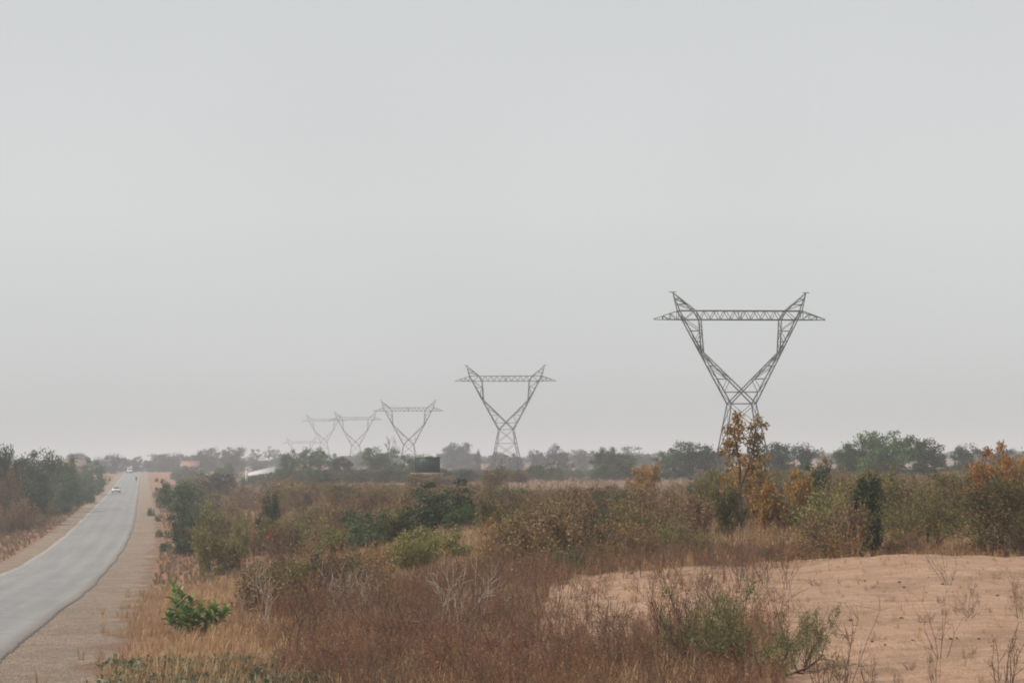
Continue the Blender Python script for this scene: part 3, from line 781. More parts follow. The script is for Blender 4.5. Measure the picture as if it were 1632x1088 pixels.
# ------------------------------------------------------------------ named shrubs right of the road
MB_ = [
 ('bush', 293, 768, 66, 205, 'green', 'bark', 'green bush right of the far shoulder, beyond the small roadside tufts'),
 ('bush', 262, 762, 30, 290, 'greygreen', 'bark', 'small grey-green bush beside the pink bare patch by the road'),
 ('twiggy', 335, 752, 90, 300, 'drab', 'bark', 'wide grey-brown leafless bush below the red roof'),
 ('bush', 302, 806, 60, 150, 'dgreen', 'bark', 'dark green bush facing the road, left of the yellow-green one'),
 ('bush', 335, 798, 60, 145, 'yellowgreen', 'bark', 'yellow-green topped bush near the road, right of the dark green one'),
 ('olive', 345, 838, 90, 108, 'olive', 'bark', 'olive bush in front of the yellow-green bush near the road'),
 ('olive', 380, 812, 44, 120, 'yellowgreen', 'bark', 'bright light-green bush right behind the olive one near the road'),
 ('bush', 668, 753, 56, 224, 'drab', 'bark', 'grey-brown bush hiding the left legs of the water tank stand'),
 ('bush', 702, 754, 56, 222, 'drab', 'bark', 'grey-brown bush hiding the right legs of the water tank stand'),
 ('bush', 692, 764, 135, 104, 'dgreen', 'bark', 'big dark green bush below the water tank'),
 ('olive', 745, 800, 80, 100, 'green', 'bark', 'mid green bush at the right foot of the big dark green one'),
 ('bush', 642, 812, 50, 96, 'dgreen', 'bark', 'small dark bush at the left foot of the big dark green one'),
 ('olive', 700, 836, 120, 76, 'yellowgreen', 'bark', 'large-leaved yellow-green shrub in front of the big dark green bush'),
 ('olive', 655, 850, 70, 72, 'yellowgreen', 'bark', 'smaller yellow-green shrub at the left of the large-leaved one'),
 ('olive', 828, 812, 60, 88, 'olive', 'bark', 'yellow-brown upright shrub right of the large-leaved yellow-green one'),
 ('twiggy', 783, 736, 56, 175, 'drab', 'bark_dark', 'dark purple-brown dense bush below the second pylon'),
 ('olive', 918, 868, 70, 62, 'greygreen', 'bark', 'low dark grey-green shrub at the far edge of the bare patch, centre'),
 ('olive', 455, 764, 80, 190, 'brownleaf', 'bark', 'rust-brown bush below the white roof and the green clump'),
 ('olive', 428, 782, 36, 135, 'dgreen', 'bark', 'dark green upright bush in the brown thicket left of centre'),
 ('olive', 560, 810, 34, 110, 'dgreen', 'bark', 'small green bush in the middle of the brown thicket'),
 ('tall_orange', 1178, 656, 92, 84, 'orange', 'bark_dark', 'tall thin tree with sparse orange leaves in front of the nearest pylon'),
 ('orange_bush', 1032, 738, 46, 150, 'orange', 'bark', 'small orange-leaved tree left of the nearest pylon, in front of green trees'),
 ('orange_bush', 1222, 768, 54, 82, 'orange', 'bark_dark', 'rusty orange bush at the right foot of the tall orange-leaved tree'),
 ('orange_bush', 1608, 724, 46, 90, 'orange', 'bark', 'small orange-brown bush at the right of the rust-red crown'),
 ('bush', 1198, 735, 60, 96, 'orange', 'bark_dark', 'low orange and green bush right behind the stem of the tall orange-leaved tree'),
 ('orange_bush', 1275, 746, 44, 92, 'orange', 'bark_dark', 'small orange bush second right from the tall orange-leaved tree'),
 ('bush', 1292, 738, 66, 100, 'dgreen', 'bark_dark', 'very dark green bush behind the small orange bush'),
 ('orange_bush', 1155, 770, 50, 80, 'olive', 'bark_dark', 'low olive-yellow bush at the left foot of the tall orange-leaved tree'),
 ('olive', 1130, 745, 60, 98, 'olive', 'bark', 'olive-yellow bush left of the tall orange-leaved tree'),
 ('bush', 1566, 706, 84, 88, 'rust', 'bark_dark', 'rust-red and yellow crown near the right picture edge'),
 ('sapling', 1380, 758, 44, 64, 'dgreen', 'bark_dark', 'narrow dark green sapling in the thicket right of centre'),
 ('olive', 1120, 842, 70, 64, 'yellowgreen', 'bark', 'grey and yellow-green shrub left behind the sand clearing'),
 ('olive', 1045, 855, 60, 68, 'olive', 'bark', 'greyish shrub between the bare patch and the thicket, centre right'),
 ('big_shrub', 1580, 742, 190, 64, 'olive', 'bark_dark', 'large many-stemmed olive shrub at the right edge of the sand clearing'),
 ('big_shrub', 1480, 765, 130, 68, 'olive', 'bark_dark', 'many-stemmed olive shrub left of the largest one behind the sand clearing'),
 ('big_shrub', 1655, 730, 110, 66, 'brownleaf', 'bark_dark', 'brown many-stemmed shrub cut by the right picture edge'),
 ('twiggy', 1340, 760, 80, 80, 'brownleaf', 'bark_dark', 'brown shrub behind the narrow dark green sapling'),
 ('olive', 1410, 742, 90, 84, 'olive', 'bark_dark', 'olive shrub below the biggest green tree group'),
 ('thin_tree', 1315, 713, 34, 120, 'drab', 'bark', 'see-through pale brown tree left of the biggest green tree group'),
 ('twiggy', 1622, 716, 60, 100, 'drab', 'bark', 'tall bare greyish bush behind the brown shrub at the right edge'),
 ('twiggy', 1230, 868, 60, 62, 'brownleaf', 'bark_dark', 'low brown bush at the left end of the mound crest'),
 ('twiggy', 1320, 850, 110, 63, 'brownleaf', 'bark_dark', 'dark brown bush hugging the back of the sand mound'),
 ('twiggy', 1430, 850, 80, 65, 'brownleaf', 'bark_dark', 'brown bush behind the highest part of the sand mound'),
]
KEEP = [(x, w, D) for (kd, x, t, w, D, lm, bk, lab) in MB_ if lm not in ('drab', 'brownleaf')]
def blocked(px, Y):
    """ground kept open in front of a bush that the photograph shows clear of the thicket"""
    m = np.zeros(np.shape(px), bool)
    for x, w, D in KEEP: m |= (np.abs(px - x) < w * .42) & (Y < D) & (Y > D * .55)
    return m
for (kd, x, t, w, D, lm, bk, lab) in MB_:
    tree = kd in ('tall_orange', 'thin_tree')
    plant_px(kd, x, t, w, D, lm, bk, lab, 'tree' if tree else 'shrub', rz=0. if kd == 'tall_orange' else None, name='tree' if tree else ('sapling' if kd == 'sapling' else 'shrub'), fname='crown' if tree else 'foliage', bname='trunk' if tree else 'branches')
r = np.random.default_rng(77)
for k in range(34):
    D = 190 + 560 * r.random() ** 1.4; dd = r.uniform(6.0, 12) + .008 * D; X = float(rx(D)) + dd; h = r.uniform(1.2, 3.6)
    plant(['bush', 'olive', 'bush', 'twiggy'][k % 4], (X, D, gz(X, D) - .1), h * r.uniform(1.1, 1.7), h, r.choice(['green', 'dgreen', 'olive', 'greygreen', 'drab']), 'bark',
          'bush crowding the right verge of the distant road', 'bush', group='bushes along the right verge of the distant road', name='bush', fname='foliage', bname='branches')
for (x, t, w, D, lab) in ((296, 741.5, 26, 610, 'hazy bush hiding the left wall of the red-roofed house'), (314, 741.5, 24, 612, 'hazy bush hiding the right wall of the red-roofed house'),
                          (110, 742, 28, 500, 'hazy bush under the left half of the orange roof'), (134, 742, 26, 505, 'hazy bush under the right half of the orange roof'), (233, 733, 22, 900, 'dark hazy tree at the right side of the road end')):
    plant_px('bush', x, t, w, D, 'greytree', 'bark', lab, 'bush', name='bush', fname='foliage', bname='branches')
# small tufts on the right verge
for (x, y, w, h, lab) in ((241, 822, 13, 12, 'small dark tuft bush at the road shoulder, farthest of the verge tufts'),
                          (252, 831, 12, 11, 'small dark tuft bush just below the farthest verge tuft'),
                          (254, 856, 16, 11, 'small green tuft on the verge, level with the shoulder bend'),
                          (262, 880, 22, 12, 'flat green tuft on the verge, left of the greener one'),
                          (282, 884, 24, 12, 'brighter green tuft on the verge beside the flat one')):
    p = ghit(x, y); plant('bush', p - Vector((0, 0, .35 * h * p.y / F)), w * p.y / F, 1.45 * h * p.y / F, 'green', 'bark', lab, 'bush', name='bush', fname='foliage', bname='branches')
# tangle of drab shrubs, seen as individuals behind the brush
r = np.random.default_rng(33); n = 0
placed = []
while n < 285:
    Y = 62 + (260 - 62) * r.random() ** 1.3
    px = r.uniform(235, 1660)
    X = (px - 816) / F * Y; d = X - float(rx(Y))
    if d < 5.5 + Y * .015 or blocked(px, Y): continue
    if 830 < px < 900 and 170 < Y < 300: continue
    if any((X - a) ** 2 + (Y - b_) ** 2 < 1.0 for a, b_ in placed): continue
    placed.append((X, Y))
    right_side = px > 1080
    lm = r.choice(['drab', 'olive', 'brownleaf', 'greygreen', 'yellowgreen'], p=[.25, .36, .28, .03, .08] if right_side else [.32, .26, .20, .11, .11])
    kd = r.choice(['twiggy', 'olive'], p=[.7, .3])
    h = r.uniform(1.3, 2.3) * (1.1 if right_side else .95) * (1 + (Y - 60) / 400)
    if px < 800 and Y < 85: h *= .85
    h = min(h, float(max_h(X, Y)))
    if h < .6: placed.pop(); continue
    plant(kd, (X, Y, gz(X, Y) - .05), h * r.uniform(1.0, 1.5), h, lm, 'twig' if lm == 'drab' else 'bark_dark',
          'drab dry-season shrub lost in the thicket right of the road' if not right_side else 'brown-olive shrub lost in the thicket behind the sand clearing',
          'shrub', group='shrubs of the dry thicket right of the road' if not right_side else 'shrubs of the thicket behind the sand clearing', name='shrub', fname='foliage', bname='branches')
    n += 1

# ------------------------------------------------------------------ foreground plants
def fg(kind, x, y, top, w, lm, bk, lab, cat, **k):
    p = ghit(x, y); h = (at(x, top, p.y).z - p.z)
    return plant(kind, p - Vector((0, 0, .03)), w * p.y / F, h, lm, bk, lab, cat, **k)
fg('calotropis', 302, 1016, 924, 104, 'calot', 'bark_pale', 'bright green broad-leaved bush on the verge in the left foreground', 'shrub', name='broad_leaved_bush', fname='foliage', bname='stems', rz=.1)
fg('acacia', 1215, 1078, 928, 250, 'acacia', 'dark_twig', 'open thorny green shrub with dark branches in front of the sand clearing', 'shrub', name='thorn_shrub', fname='foliage', bname='branches', rz=.6)
fg('acacia', 1110, 1070, 925, 170, 'acacia', 'dark_twig', 'sparser thorny shrub touching the left side of the open green one', 'shrub', name='thorn_shrub', fname='foliage', bname='branches', rz=2.6)
fg('acacia', 1275, 1070, 965, 130, 'acacia', 'dark_twig', 'lower thorny shrub reaching over the sand at the right side of the open green one', 'shrub', name='thorn_shrub', fname='foliage', bname='branches', rz=4.2)
for (x, y, t, w, bk, lab) in ((415, 1010, 872, 100, 'pale_twig', 'pale bare branching bush right of the bright broad-leaved bush'),
        (540, 990, 890, 90, 'pale_twig', 'pale bare bush with two leaning white branches, left of centre'),
        (590, 985, 900, 80, 'pale_twig', 'pale bare bush close right of the one with two leaning branches'),
        (715, 1020, 885, 130, 'pale_twig', 'widest pale bare bush in the centre foreground'),
        (775, 1000, 895, 100, 'pale_twig', 'pale bare bush leaning right of the widest one'),
        (640, 1030, 930, 80, 'dark_twig', 'dark bare bush left of the widest pale bush'),
        (470, 1050, 900, 110, 'dark_twig', 'dark bare bush low in the left foreground brush'),
        (980, 1075, 945, 110, 'dark_twig', 'dark bare bush in the brush left of the thorny shrubs'),
        (880, 1085, 960, 110, 'dark_twig', 'dark bare bush near the bottom edge at the centre'),
        (1075, 1085, 930, 120, 'dark_twig', 'dark bare bush at the left foot of the thorny shrubs')):
    fg('bare', x, y, t, w, None, bk, lab, 'bush', name='bare_bush', bname='branches')
fg('dry_acacia', 1005, 1050, 955, 110, 'acacia', 'twig', 'small half-dry thorny shrub left of the thorny pair', 'shrub', name='thorn_shrub', fname='foliage', bname='branches')
fg('dry_acacia', 950, 1000, 915, 120, 'drab', 'twig', 'dry brown thorny shrub on the near side of the bare patch', 'shrub', name='thorn_shrub', fname='foliage', bname='branches')
fg('dry_acacia', 1545, 985, 925, 60, 'drab', 'twig', 'thin dry shrub standing alone on the sand clearing', 'shrub', name='dry_shrub', fname='foliage', bname='branches')
fg('dry_acacia', 1628, 985, 905, 60, 'brownleaf', 'twig', 'thin reddish shrub on the sand at the right picture edge', 'shrub', name='dry_shrub', fname='foliage', bname='branches')
for (x, y, t, w, lab) in ((1345, 1100, 1035, 30, 'dark upright weed at the bottom edge, left one on the sand'),
        (1385, 1096, 1040, 36, 'dark upright weed at the bottom edge beside the left one on the sand'),
        (1490, 1100, 1020, 26, 'single dark weed at the bottom edge in the middle of the sand'),
        (1310, 1092, 1020, 50, 'dark weed at the bottom edge under the thorny shrub'),
        (1600, 1090, 985, 60, 'dark branching weed in the bottom right corner'),
        (1432, 1098, 1060, 22, 'short dark weed at the bottom edge right of the pair')):
    fg('weed', x, y, t, w, 'brownleaf', 'dark_twig', lab, 'weed', name='weed', fname='leaves', bname='stems')
r = np.random.default_rng(5)
for k, (x, y) in enumerate(((790, 1062), (820, 1050), (858, 1030), (750, 1075), (770, 1058), (900, 1040))):
    fg('weed', x, y + 30, y - 8, 46, 'blueleaf', 'twig', 'blue-green leaved weed among the red-brown brush at the bottom centre', 'weed', group='blue-green weeds at the bottom centre', name='weed', fname='leaves', bname='stems')
for k, (x, y, h) in enumerate(((1262, 975, 20), (1330, 1010, 16), (1420, 960, 14), (1475, 990, 20), (1540, 1050, 22), (1390, 940, 12), (1500, 960, 15), (1590, 925, 16), (1610, 1040, 20), (1300, 935, 18), (1275, 1020, 24), (1350, 1060, 20), (1450, 1065, 18), (1290, 1050, 26), (1180, 925, 20), (1120, 935, 22), (1040, 930, 22), (960, 935, 22), (900, 925, 20), (1230, 945, 18))):
    fg('dry_acacia' if k % 3 else 'weed', x, y, y - h, h * 1.6, 'brownleaf', 'twig', 'thin dry weed dotted over the bare sand', 'weed', group='thin dry weeds dotted over the sand', name='weed', fname='leaves', bname='stems')
# clods on the sand
def clod(seed):
    r = np.random.default_rng(seed); n = 8; rings = []
    for k, t in enumerate(np.linspace(-.9, .95, 5)):
        R = math.sqrt(1 - t * t); th = np.linspace(0, 2 * math.pi, n, endpoint=False)
        rings.append(np.stack([np.cos(th) * R * r.uniform(.8, 1.2, n), np.sin(th) * R * r.uniform(.8, 1.2, n), np.full(n, t * .6)], 1))
    g = MB(); g.loft(rings); return g.mesh('clod')
cl = [clod(s) for s in range(3)]
clm = plain('clod_earth', (.09, .06, .05), .95, 0, .3, 10)
CL = [(1437, 987, 9), (1455, 1020, 7), (1500, 1012, 5), (1515, 1021, 6), (1525, 1023, 5), (1433, 928, 6), (1441, 938, 7), (1378, 926, 5), (1502, 934, 6), (1476, 946, 5), (1356, 993, 7), (1410, 1028, 5), (1390, 1030, 6), (1560, 1022, 5), (1330, 970, 5), (1590, 950, 6), (1480, 925, 5)]
for k, (x, y, s) in enumerate(CL):
    p = ghit(x, y); o = obj('clod', cl[k % 3], clm, None, p); s = s * p.y / F / 2
    o.scale = (s, s * .9, s * .8); o.rotation_euler = (0, 0, k)
    tag(o, 'small dark clod lying on the bare sand', 'clod', 'dark clods scattered on the sand')

# ------------------------------------------------------------------ brush and grass (stuff)
def tuft(seed, stems, H, rad, twigs, nleaf, leaf, spread=.35, base=.16):
    r = np.random.default_rng(seed); segs = []; T = []
    for s in range(stems):
        a = r.uniform(0, 6.28); d = nrm(np.array([math.cos(a) * spread * r.random(), math.sin(a) * spread * r.random(), 1]))
        p = np.array([math.cos(a) * base * r.random(), math.sin(a) * base * r.random(), -.05]); h = H * r.uniform(.45, 1.1)
        n = 3
        for i in range(n):
            d = nrm(d + r.normal(0, .13, 3)); q = p + d * h / n
            segs.append((p, q, rad * (1 - i * .22), rad * (1 - i * .22) * .8)); p = q; T.append(p)
            for t in range(twigs):
                if r.random() < .6:
                    e = q + nrm(d * .7 + r.normal(0, .55, 3)) * h * r.uniform(.12, .32)
                    segs.append((q, e, rad * .55, rad * .35)); T.append(e)
    T = np.array(T)
    parts = [tubes(segs, 3)]
    if nleaf: parts.append(leaves(r, T[r.integers(0, len(T), nleaf)] + r.normal(0, .02, (nleaf, 3)), leaf, .45))
    return merge(parts)
def grass_tuft(seed, n, H, wd):
    r = np.random.default_rng(seed); V = []; v = []
    for i in range(n):
        a = r.uniform(0, 6.28); b0 = np.array([math.cos(a), math.sin(a), 0]) * r.uniform(0, .12); h = H * r.uniform(.5, 1.1)
        l = np.array([math.cos(a), math.sin(a), 0]) * h * r.uniform(.05, .6) + r.normal(0, .04, 3)
        w = np.array([-math.sin(a), math.cos(a), 0]) * wd
        m = b0 + l * .35 + np.array([0, 0, h * .55]); e = b0 + l + np.array([0, 0, h]); q = r.random()
        V += [b0 - w, b0 + w, m + w * .8, m - w * .8, m - w * .8, m + w * .8, e + w * .15, e - w * .15]; v += [q] * 8
    return np.array(V), np.arange(len(V)).reshape(-1, 4), np.array(v)
def scatter(name, protos, X, Y, S, mat, hs=None, sink=.02):
    Z = ground_z(X, Y) - sink; r = np.random.default_rng(len(X)); Vs = []; Fs = []; vs = []; n = 0
    pick = r.integers(0, len(protos), len(X))
    for k, (V, Fq, v) in enumerate(protos):
        I = np.where(pick == k)[0]
        if not len(I): continue
        th = r.uniform(0, 6.28, len(I)); c, s = np.cos(th)[:, None], np.sin(th)[:, None]
        x = V[None, :, 0] * c - V[None, :, 1] * s; y = V[None, :, 0] * s + V[None, :, 1] * c
        hz = (S[I] * (hs[I] if hs is not None else 1))[:, None]
        P = np.stack([x * S[I][:, None] + X[I][:, None], y * S[I][:, None] + Y[I][:, None], V[None, :, 2] * hz + Z[I][:, None]], -1)
        Vs.append(P.reshape(-1, 3)); m_ = len(V)
        Fs.append((Fq[None] + (np.arange(len(I)) * m_)[:, None, None]).reshape(-1, 4) + n); n += len(I) * m_
        tone = r.uniform(-.25, .25, len(I))[:, None]
        vs.append(np.clip(v[None] + tone, 0, 1).ravel())
    me = mesh_np(name, np.concatenate(Vs), np.concatenate(Fs), np.concatenate(vs))
    o = obj(name, me, mat); tag(o, kind='stuff'); print(name, len(me.polygons)); return o
def samp(n, Y0, Y1, px0, px1, seed, power=1.0):
    r = np.random.default_rng(seed)
    Y = np.sqrt(r.random(n) * (Y1 ** 2 - Y0 ** 2) + Y0 ** 2) if power == 1 else Y0 + (Y1 - Y0) * r.random(n) ** power
    px = r.uniform(px0, px1, n); return (px - 816) / F * Y, Y, r
def patch(X, Y, L, off=0): return lump(X + off, Y - off, L)

# red-brown foreground brush
X, Y, r = samp(9500, 27.5, 66, -40, 1660, 1)
PX, PY = proj(X, Y, ground_z(X, Y)); d = X - rx(Y)
den = (1 - clear_mask(PX, PY, X, Y)) ** 2 * sstep(5.5, 9.5, d + patch(X, Y, 7) * 2) * (.55 + .45 * sstep(-.3, .3, patch(X, Y, 5, 3)))
den = den * sstep(300, 420, PX + patch(X, Y, 4) * 40)
keep = r.random(len(X)) < np.clip(den, .0, 1)
X, Y = X[keep], Y[keep]; PX, PY = PX[keep], PY[keep]
S = r.uniform(.55, 1.1, len(X)) * (.75 + .35 * sstep(-.4, .4, patch(X, Y, 9, 7)))
bp_ = [tuft(400 + s, 9, .85, .0055, 3, 34, .045) for s in range(8)]
scatter('dry_brush', bp_, X, Y, S, MAT['brush'])['label'] = 'dense red-brown leafless brush filling the foreground'
X, Y, r = samp(1500, 28, 64, 120, 1660, 31)
PX, PY = proj(X, Y, ground_z(X, Y)); d = X - rx(Y)
keep = r.random(len(X)) < (1 - .96 * clear_mask(PX, PY, X, Y)) * sstep(6, 10, d) * sstep(280, 420, PX) * (.3 + .7 * sstep(-.2, .4, patch(X, Y, 4, 13)))
X, Y = X[keep], Y[keep]
scatter('tangled_stems', [tuft(470 + s, 5, 1.25, .008, 4, 0, .05, .6, .15) for s in range(8)], X, Y, r.uniform(.7, 1.25, len(X)), MAT['twig'])['label'] = 'taller tangled bare stems standing out of the foreground brush'
# grey-brown brush further back
X, Y, r = samp(5200, 60, 300, 200, 1680, 2, 1.5)
d = X - rx(Y); keep = r.random(len(X)) < sstep(4.5, 8.5, d + patch(X, Y, 12) * 2) * (.5 + .5 * sstep(-.4, .3, patch(X, Y, 22, 5)))
X, Y = X[keep], Y[keep]
S = r.uniform(1.0, 2.0, len(X)) * (1 + (Y - 60) / 500)
S = np.minimum(S, np.maximum(max_h(X, Y), .3) / .7) * np.where(blocked(proj(X, Y, 0)[0], Y), .4, 1)
bq = [tuft(450 + s, 8, .8, .010, 3, 36, .075, .5, .25) for s in range(6)]
scatter('brushwood', bq, X, Y, S, MAT['brush_grey'], np.full(len(X), .8))['label'] = 'grey-brown dry undergrowth between the shrubs'
X, Y, r = samp(5200, 290, 900, 215, 1690, 41, 1.3)
d = X - rx(Y); keep = d > 14 + .02 * Y; X, Y = X[keep], Y[keep]
def max_at(X, Y, py):
    px, _ = proj(X, Y, 0)
    return EYE + Y * (math.tan(PITCH) - (py - H0 / 2 + (px - W0 / 2) * math.tan(ROLL)) / F) - ground_z(X, Y)
PX = proj(X, Y, 0)[0]
gap = (PX > 815) & (PX < 1130) & (Y < 330)
S = np.clip(np.minimum(r.uniform(1.6, 4.2, len(X)), max_at(X, Y, np.where((PX > 380) & (PX < 445), 762, 748)) / .75), .3, 5) * np.where(gap, .35, 1)
far_t = [tuft(480 + s, 9, .8, .012, 3, 70, .10, .7, .4) for s in range(4)]
scatter('far_scrub', far_t, X, Y, S, leafy('far_scrub_leaves', (.06, .065, .04), (.15, .13, .09), (.09, .10, .05), .2, .9, .1, 0, nscale=.03), np.full(len(X), .8))['label'] = 'low hazy grey-green scrub covering the distant fields'
# left thicket undergrowth
X, Y, r = samp(2500, 180, 500, -60, 200, 3, 1.3)
dl = rx(Y) - RW - X; keep = r.random(len(X)) < sstep(4.5, 9, dl + patch(X, Y, 12) * 2)
X, Y = X[keep], Y[keep]
scatter('undergrowth', bq, X, Y, r.uniform(1.0, 2.2, len(X)), MAT['brownleaf'])['label'] = 'dark undergrowth below the bushes left of the road'
# straw grass: verges, between brush, sparse on the sand
X, Y, r = samp(26000, 27.5, 95, -60, 1680, 4)
PX, PY = proj(X, Y, ground_z(X, Y)); d = X - rx(Y); cm = clear_mask(PX, PY, X, Y)
den = sstep(2.3, 4.2, d + patch(X, Y, 3) * 1.4) * (.35 + .65 * sstep(-.3, .3, patch(X, Y, 3, 9))) * (1 - cm * .82)
keep = r.random(len(X)) < den
X, Y, cm = X[keep], Y[keep], cm[keep]
gt = [grass_tuft(500 + s, 12, .34, .007) for s in range(8)]
scatter('dry_grass', gt, X, Y, r.uniform(.6, 1.5, len(X)) * (1 - .55 * cm), MAT['straw'], None, .01)['label'] = 'short straw-coloured grass on the verge and between the brush'
X, Y, r = samp(12000, 95, 520, -60, 1680, 6, 1.4)
d = X - rx(Y); keep = ((d > 5) | (d < -RW - 2.2)) & (r.random(len(X)) < .4 + .6 * sstep(-.3, .3, patch(X, Y, 8, 9)))
keep &= ~((d < 0) & (r.random(len(X)) < .35))
X, Y = X[keep], Y[keep]
Y2 = r.uniform(90, 420, 5000); X2 = rx(Y2) + r.uniform(3.4, 14 + Y2 * .03); X = np.concatenate([X, X2]); Y = np.concatenate([Y, Y2])
Y2 = r.uniform(120, 420, 3000); X2 = rx(Y2) - RW - r.uniform(2.0, 9, 3000); X = np.concatenate([X, X2]); Y = np.concatenate([Y, Y2])
gt2 = [grass_tuft(520 + s, 12, .5, .022) for s in range(6)]
scatter('far_dry_grass', gt2, X, Y, r.uniform(.5, 1.1, len(X)), MAT['straw_far'])['label'] = 'straw-coloured grass on the far verges and fields'
# leafy ground cover in the lower left
X, Y, r = samp(3600, 28, 46, 150, 900, 8)
PX, PY = proj(X, Y, ground_z(X, Y)); d = X - rx(Y)
den = sstep(1030, 1075, PY + patch(X, Y, 2.5) * 40 - np.clip((PX - 520) * .12, 0, 60)) * sstep(2.6, 3.6, d) * (1 - sstep(520, 900, PX)) * sstep(-.1, .3, patch(X, Y, 1.6, 4))
keep = r.random(len(X)) < den; X, Y = X[keep], Y[keep]
def cover(seed):
    r = np.random.default_rng(seed); C = r.normal(0, .13, (26, 3)); C[:, 2] = np.abs(C[:, 2]) * .6 + .02
    return leaves(r, C, .085, .65, 0, np.array([0, 0, .5]))
scatter('ground_cover', [cover(s) for s in range(6)], X, Y, r.uniform(.7, 1.4, len(X)), MAT['cover'], None, 0)['label'] = 'low leafy green ground cover at the lower left'

X, Y, r = samp(11000, 32, 260, -700, 400, 15, 1.3)
X = rx(Y) + r.uniform(-.15, 4.2, len(X)) * r.random(len(X)) ** .4
def pebble(seed):
    r = np.random.default_rng(seed); g = MB(); P = np.array([(-1, -1, -.4), (1, -1, -.4), (1, 1, -.4), (-1, 1, -.4), (-.7, -.7, .7), (.7, -.7, .7), (.7, .7, .7), (-.7, .7, .7)], float)
    g.hexa(P * [.035, .03, .022] + r.normal(0, .007, (8, 3))); return np.concatenate(g.V), np.concatenate(g.F), np.full(8, r.random())
scatter('gravel', [pebble(s) for s in range(6)], X, Y, np.minimum(r.uniform(.25, .55, len(X)) + (r.random(len(X)) < .03) * .5, .3 + 18 / Y), leafy('gravel_stones', (.20, .165, .135), (.38, .31, .26), None, 0, .9, .2, 0), None, -.004)['label'] = 'loose gravel on the road shoulder'

# ------------------------------------------------------------------ buildings
def house(px, base_y, D, wpx, hwall, hroof, depth, roofm, wallm, label, rz=0, gable='x'):
    p = at(px, base_y, D); z = gz(p.x, D) - .1; w = wpx * D / F / 2; dp = depth / 2
    top = p.z
    e = empty('house', (p.x, D, z), rz, label, 'house'); H = top - z     # base_y = the eaves line
    g = MB(); g.box(-w, w, -dp, dp, 0, H)
    g.hexa([(-w, -dp, H), (w, -dp, H), (w, dp, H), (-w, dp, H), (-w, -.02, H + hroof - .1), (w, -.02, H + hroof - .1), (w, .02, H + hroof - .1), (-w, .02, H + hroof - .1)])
    g.build('wall', wallm, e)
    o = .45; g = MB()
    for s in (-1, 1):
        g.hexa([(-w - o, s * (dp + o), H - .12), (w + o, s * (dp + o), H - .12), (w + o, 0, H + hroof), (-w - o, 0, H + hroof),
                (-w - o, s * (dp + o), H - .02), (w + o, s * (dp + o), H - .02), (w + o, 0, H + hroof + .1), (-w - o, 0, H + hroof + .1)])
    for k in np.arange(-w - o + .3, w + o, .7):
        for s in (-1, 1): g.bar((k, s * (dp + o), H + .0), (k, 0, H + hroof + .13), .06)
    g.build('roof', roofm, e)
    dark = MAT2['dark']
    n = max(2, int(w / 1.6))
    for i in range(n):
        x = -w + (i + .5) * 2 * w / n
        g = MB()
        if i == n // 2: g.box(x - .45, x + .45, -dp - .04, -dp + .02, 0.1, 2.1); g.build('door', dark, e)
        else: g.box(x - .5, x + .5, -dp - .04, -dp + .02, 1.0, 2.0); g.build('window', dark, e)
    return e
MAT2 = dict(dark=plain('dark_opening', (.05, .045, .04), .7), redroof=plain('red_roof_sheet', (.36, .19, .14), .6, 0, .12, .8),
            orangeroof=plain('rusty_roof_sheet', (.33, .215, .16), .6, 0, .2, .8), whiteroof=plain('white_roof_sheet', (.52, .53, .53), .6, 0, .08, .8),
            wall=plain('mud_wall', (.42, .30, .23), .9, 0, .15, 1), cream=plain('cream_wall', (.6, .55, .48), .9, 0, .1, 1))
house(304, 743.5, 640, 26, 3, 1.9, 7, MAT2['redroof'], MAT2['wall'], 'house with a red roof between hazy trees right of the road')
house(119, 743, 520, 34, 3, 1.8, 7, MAT2['orangeroof'], MAT2['wall'], 'house with a dull orange roof above the left roadside bushes', .12)
p = at(414, 757, 400); z = gz(p.x, 400)
e = empty('shed', (p.x, 400, z), .1, 'long low building with a white sheet roof left of the green clump', 'shed')
hl = p.z - z; g = MB(); g.hexa([(-2.7, -3, 0), (2.7, -3, 0), (2.7, 3, 0), (-2.7, 3, 0), (-2.7, -3, hl - .2), (2.7, -3, hl + .5), (2.7, 3, hl + 1.5), (-2.7, 3, hl + .3)]); g.build('wall', MAT2['cream'], e)
g = MB(); g.hexa([(-3.1, -3.4, hl - .22), (3.1, -3.4, hl + .5), (3.1, 3.4, hl + 1.75), (-3.1, 3.4, hl + .35), (-3.1, -3.4, hl - .1), (3.1, -3.4, hl + .62), (3.1, 3.4, hl + 1.87), (-3.1, 3.4, hl + .47)])
for k in np.linspace(-3, 3, 9):
    t = (k + 3.1) / 6.2; g.bar((k, -3.4, hl - .08 + .72 * t), (k, 3.4, hl + .49 + 1.4 * t), .07)
g.build('roof', MAT2['whiteroof'], e)
for q in range(3): plant_px('bush', 398 + q * 17, 757 - q * 2.5, 26, 385, 'greygreen', 'bark', ['bush under the low left end of the white roof', 'bush in front of the middle of the white roof', 'bush under the high right end of the white roof'][q], 'bush', name='bush', fname='foliage', bname='branches')
p = at(393, 746, 380); z = gz(p.x, 380)
e = empty('white_post', (p.x, 380, z), 0, 'short white post beside the left end of the white roof', 'post')
g = MB(); g.box(-.22, .22, -.22, .22, 0, p.z - z - .15); g.build('shaft', MAT2['whiteroof'], e)
g = MB(); g.box(-.3, .3, -.3, .3, p.z - z - .15, p.z - z + .1); g.build('cap', MAT2['whiteroof'], e)
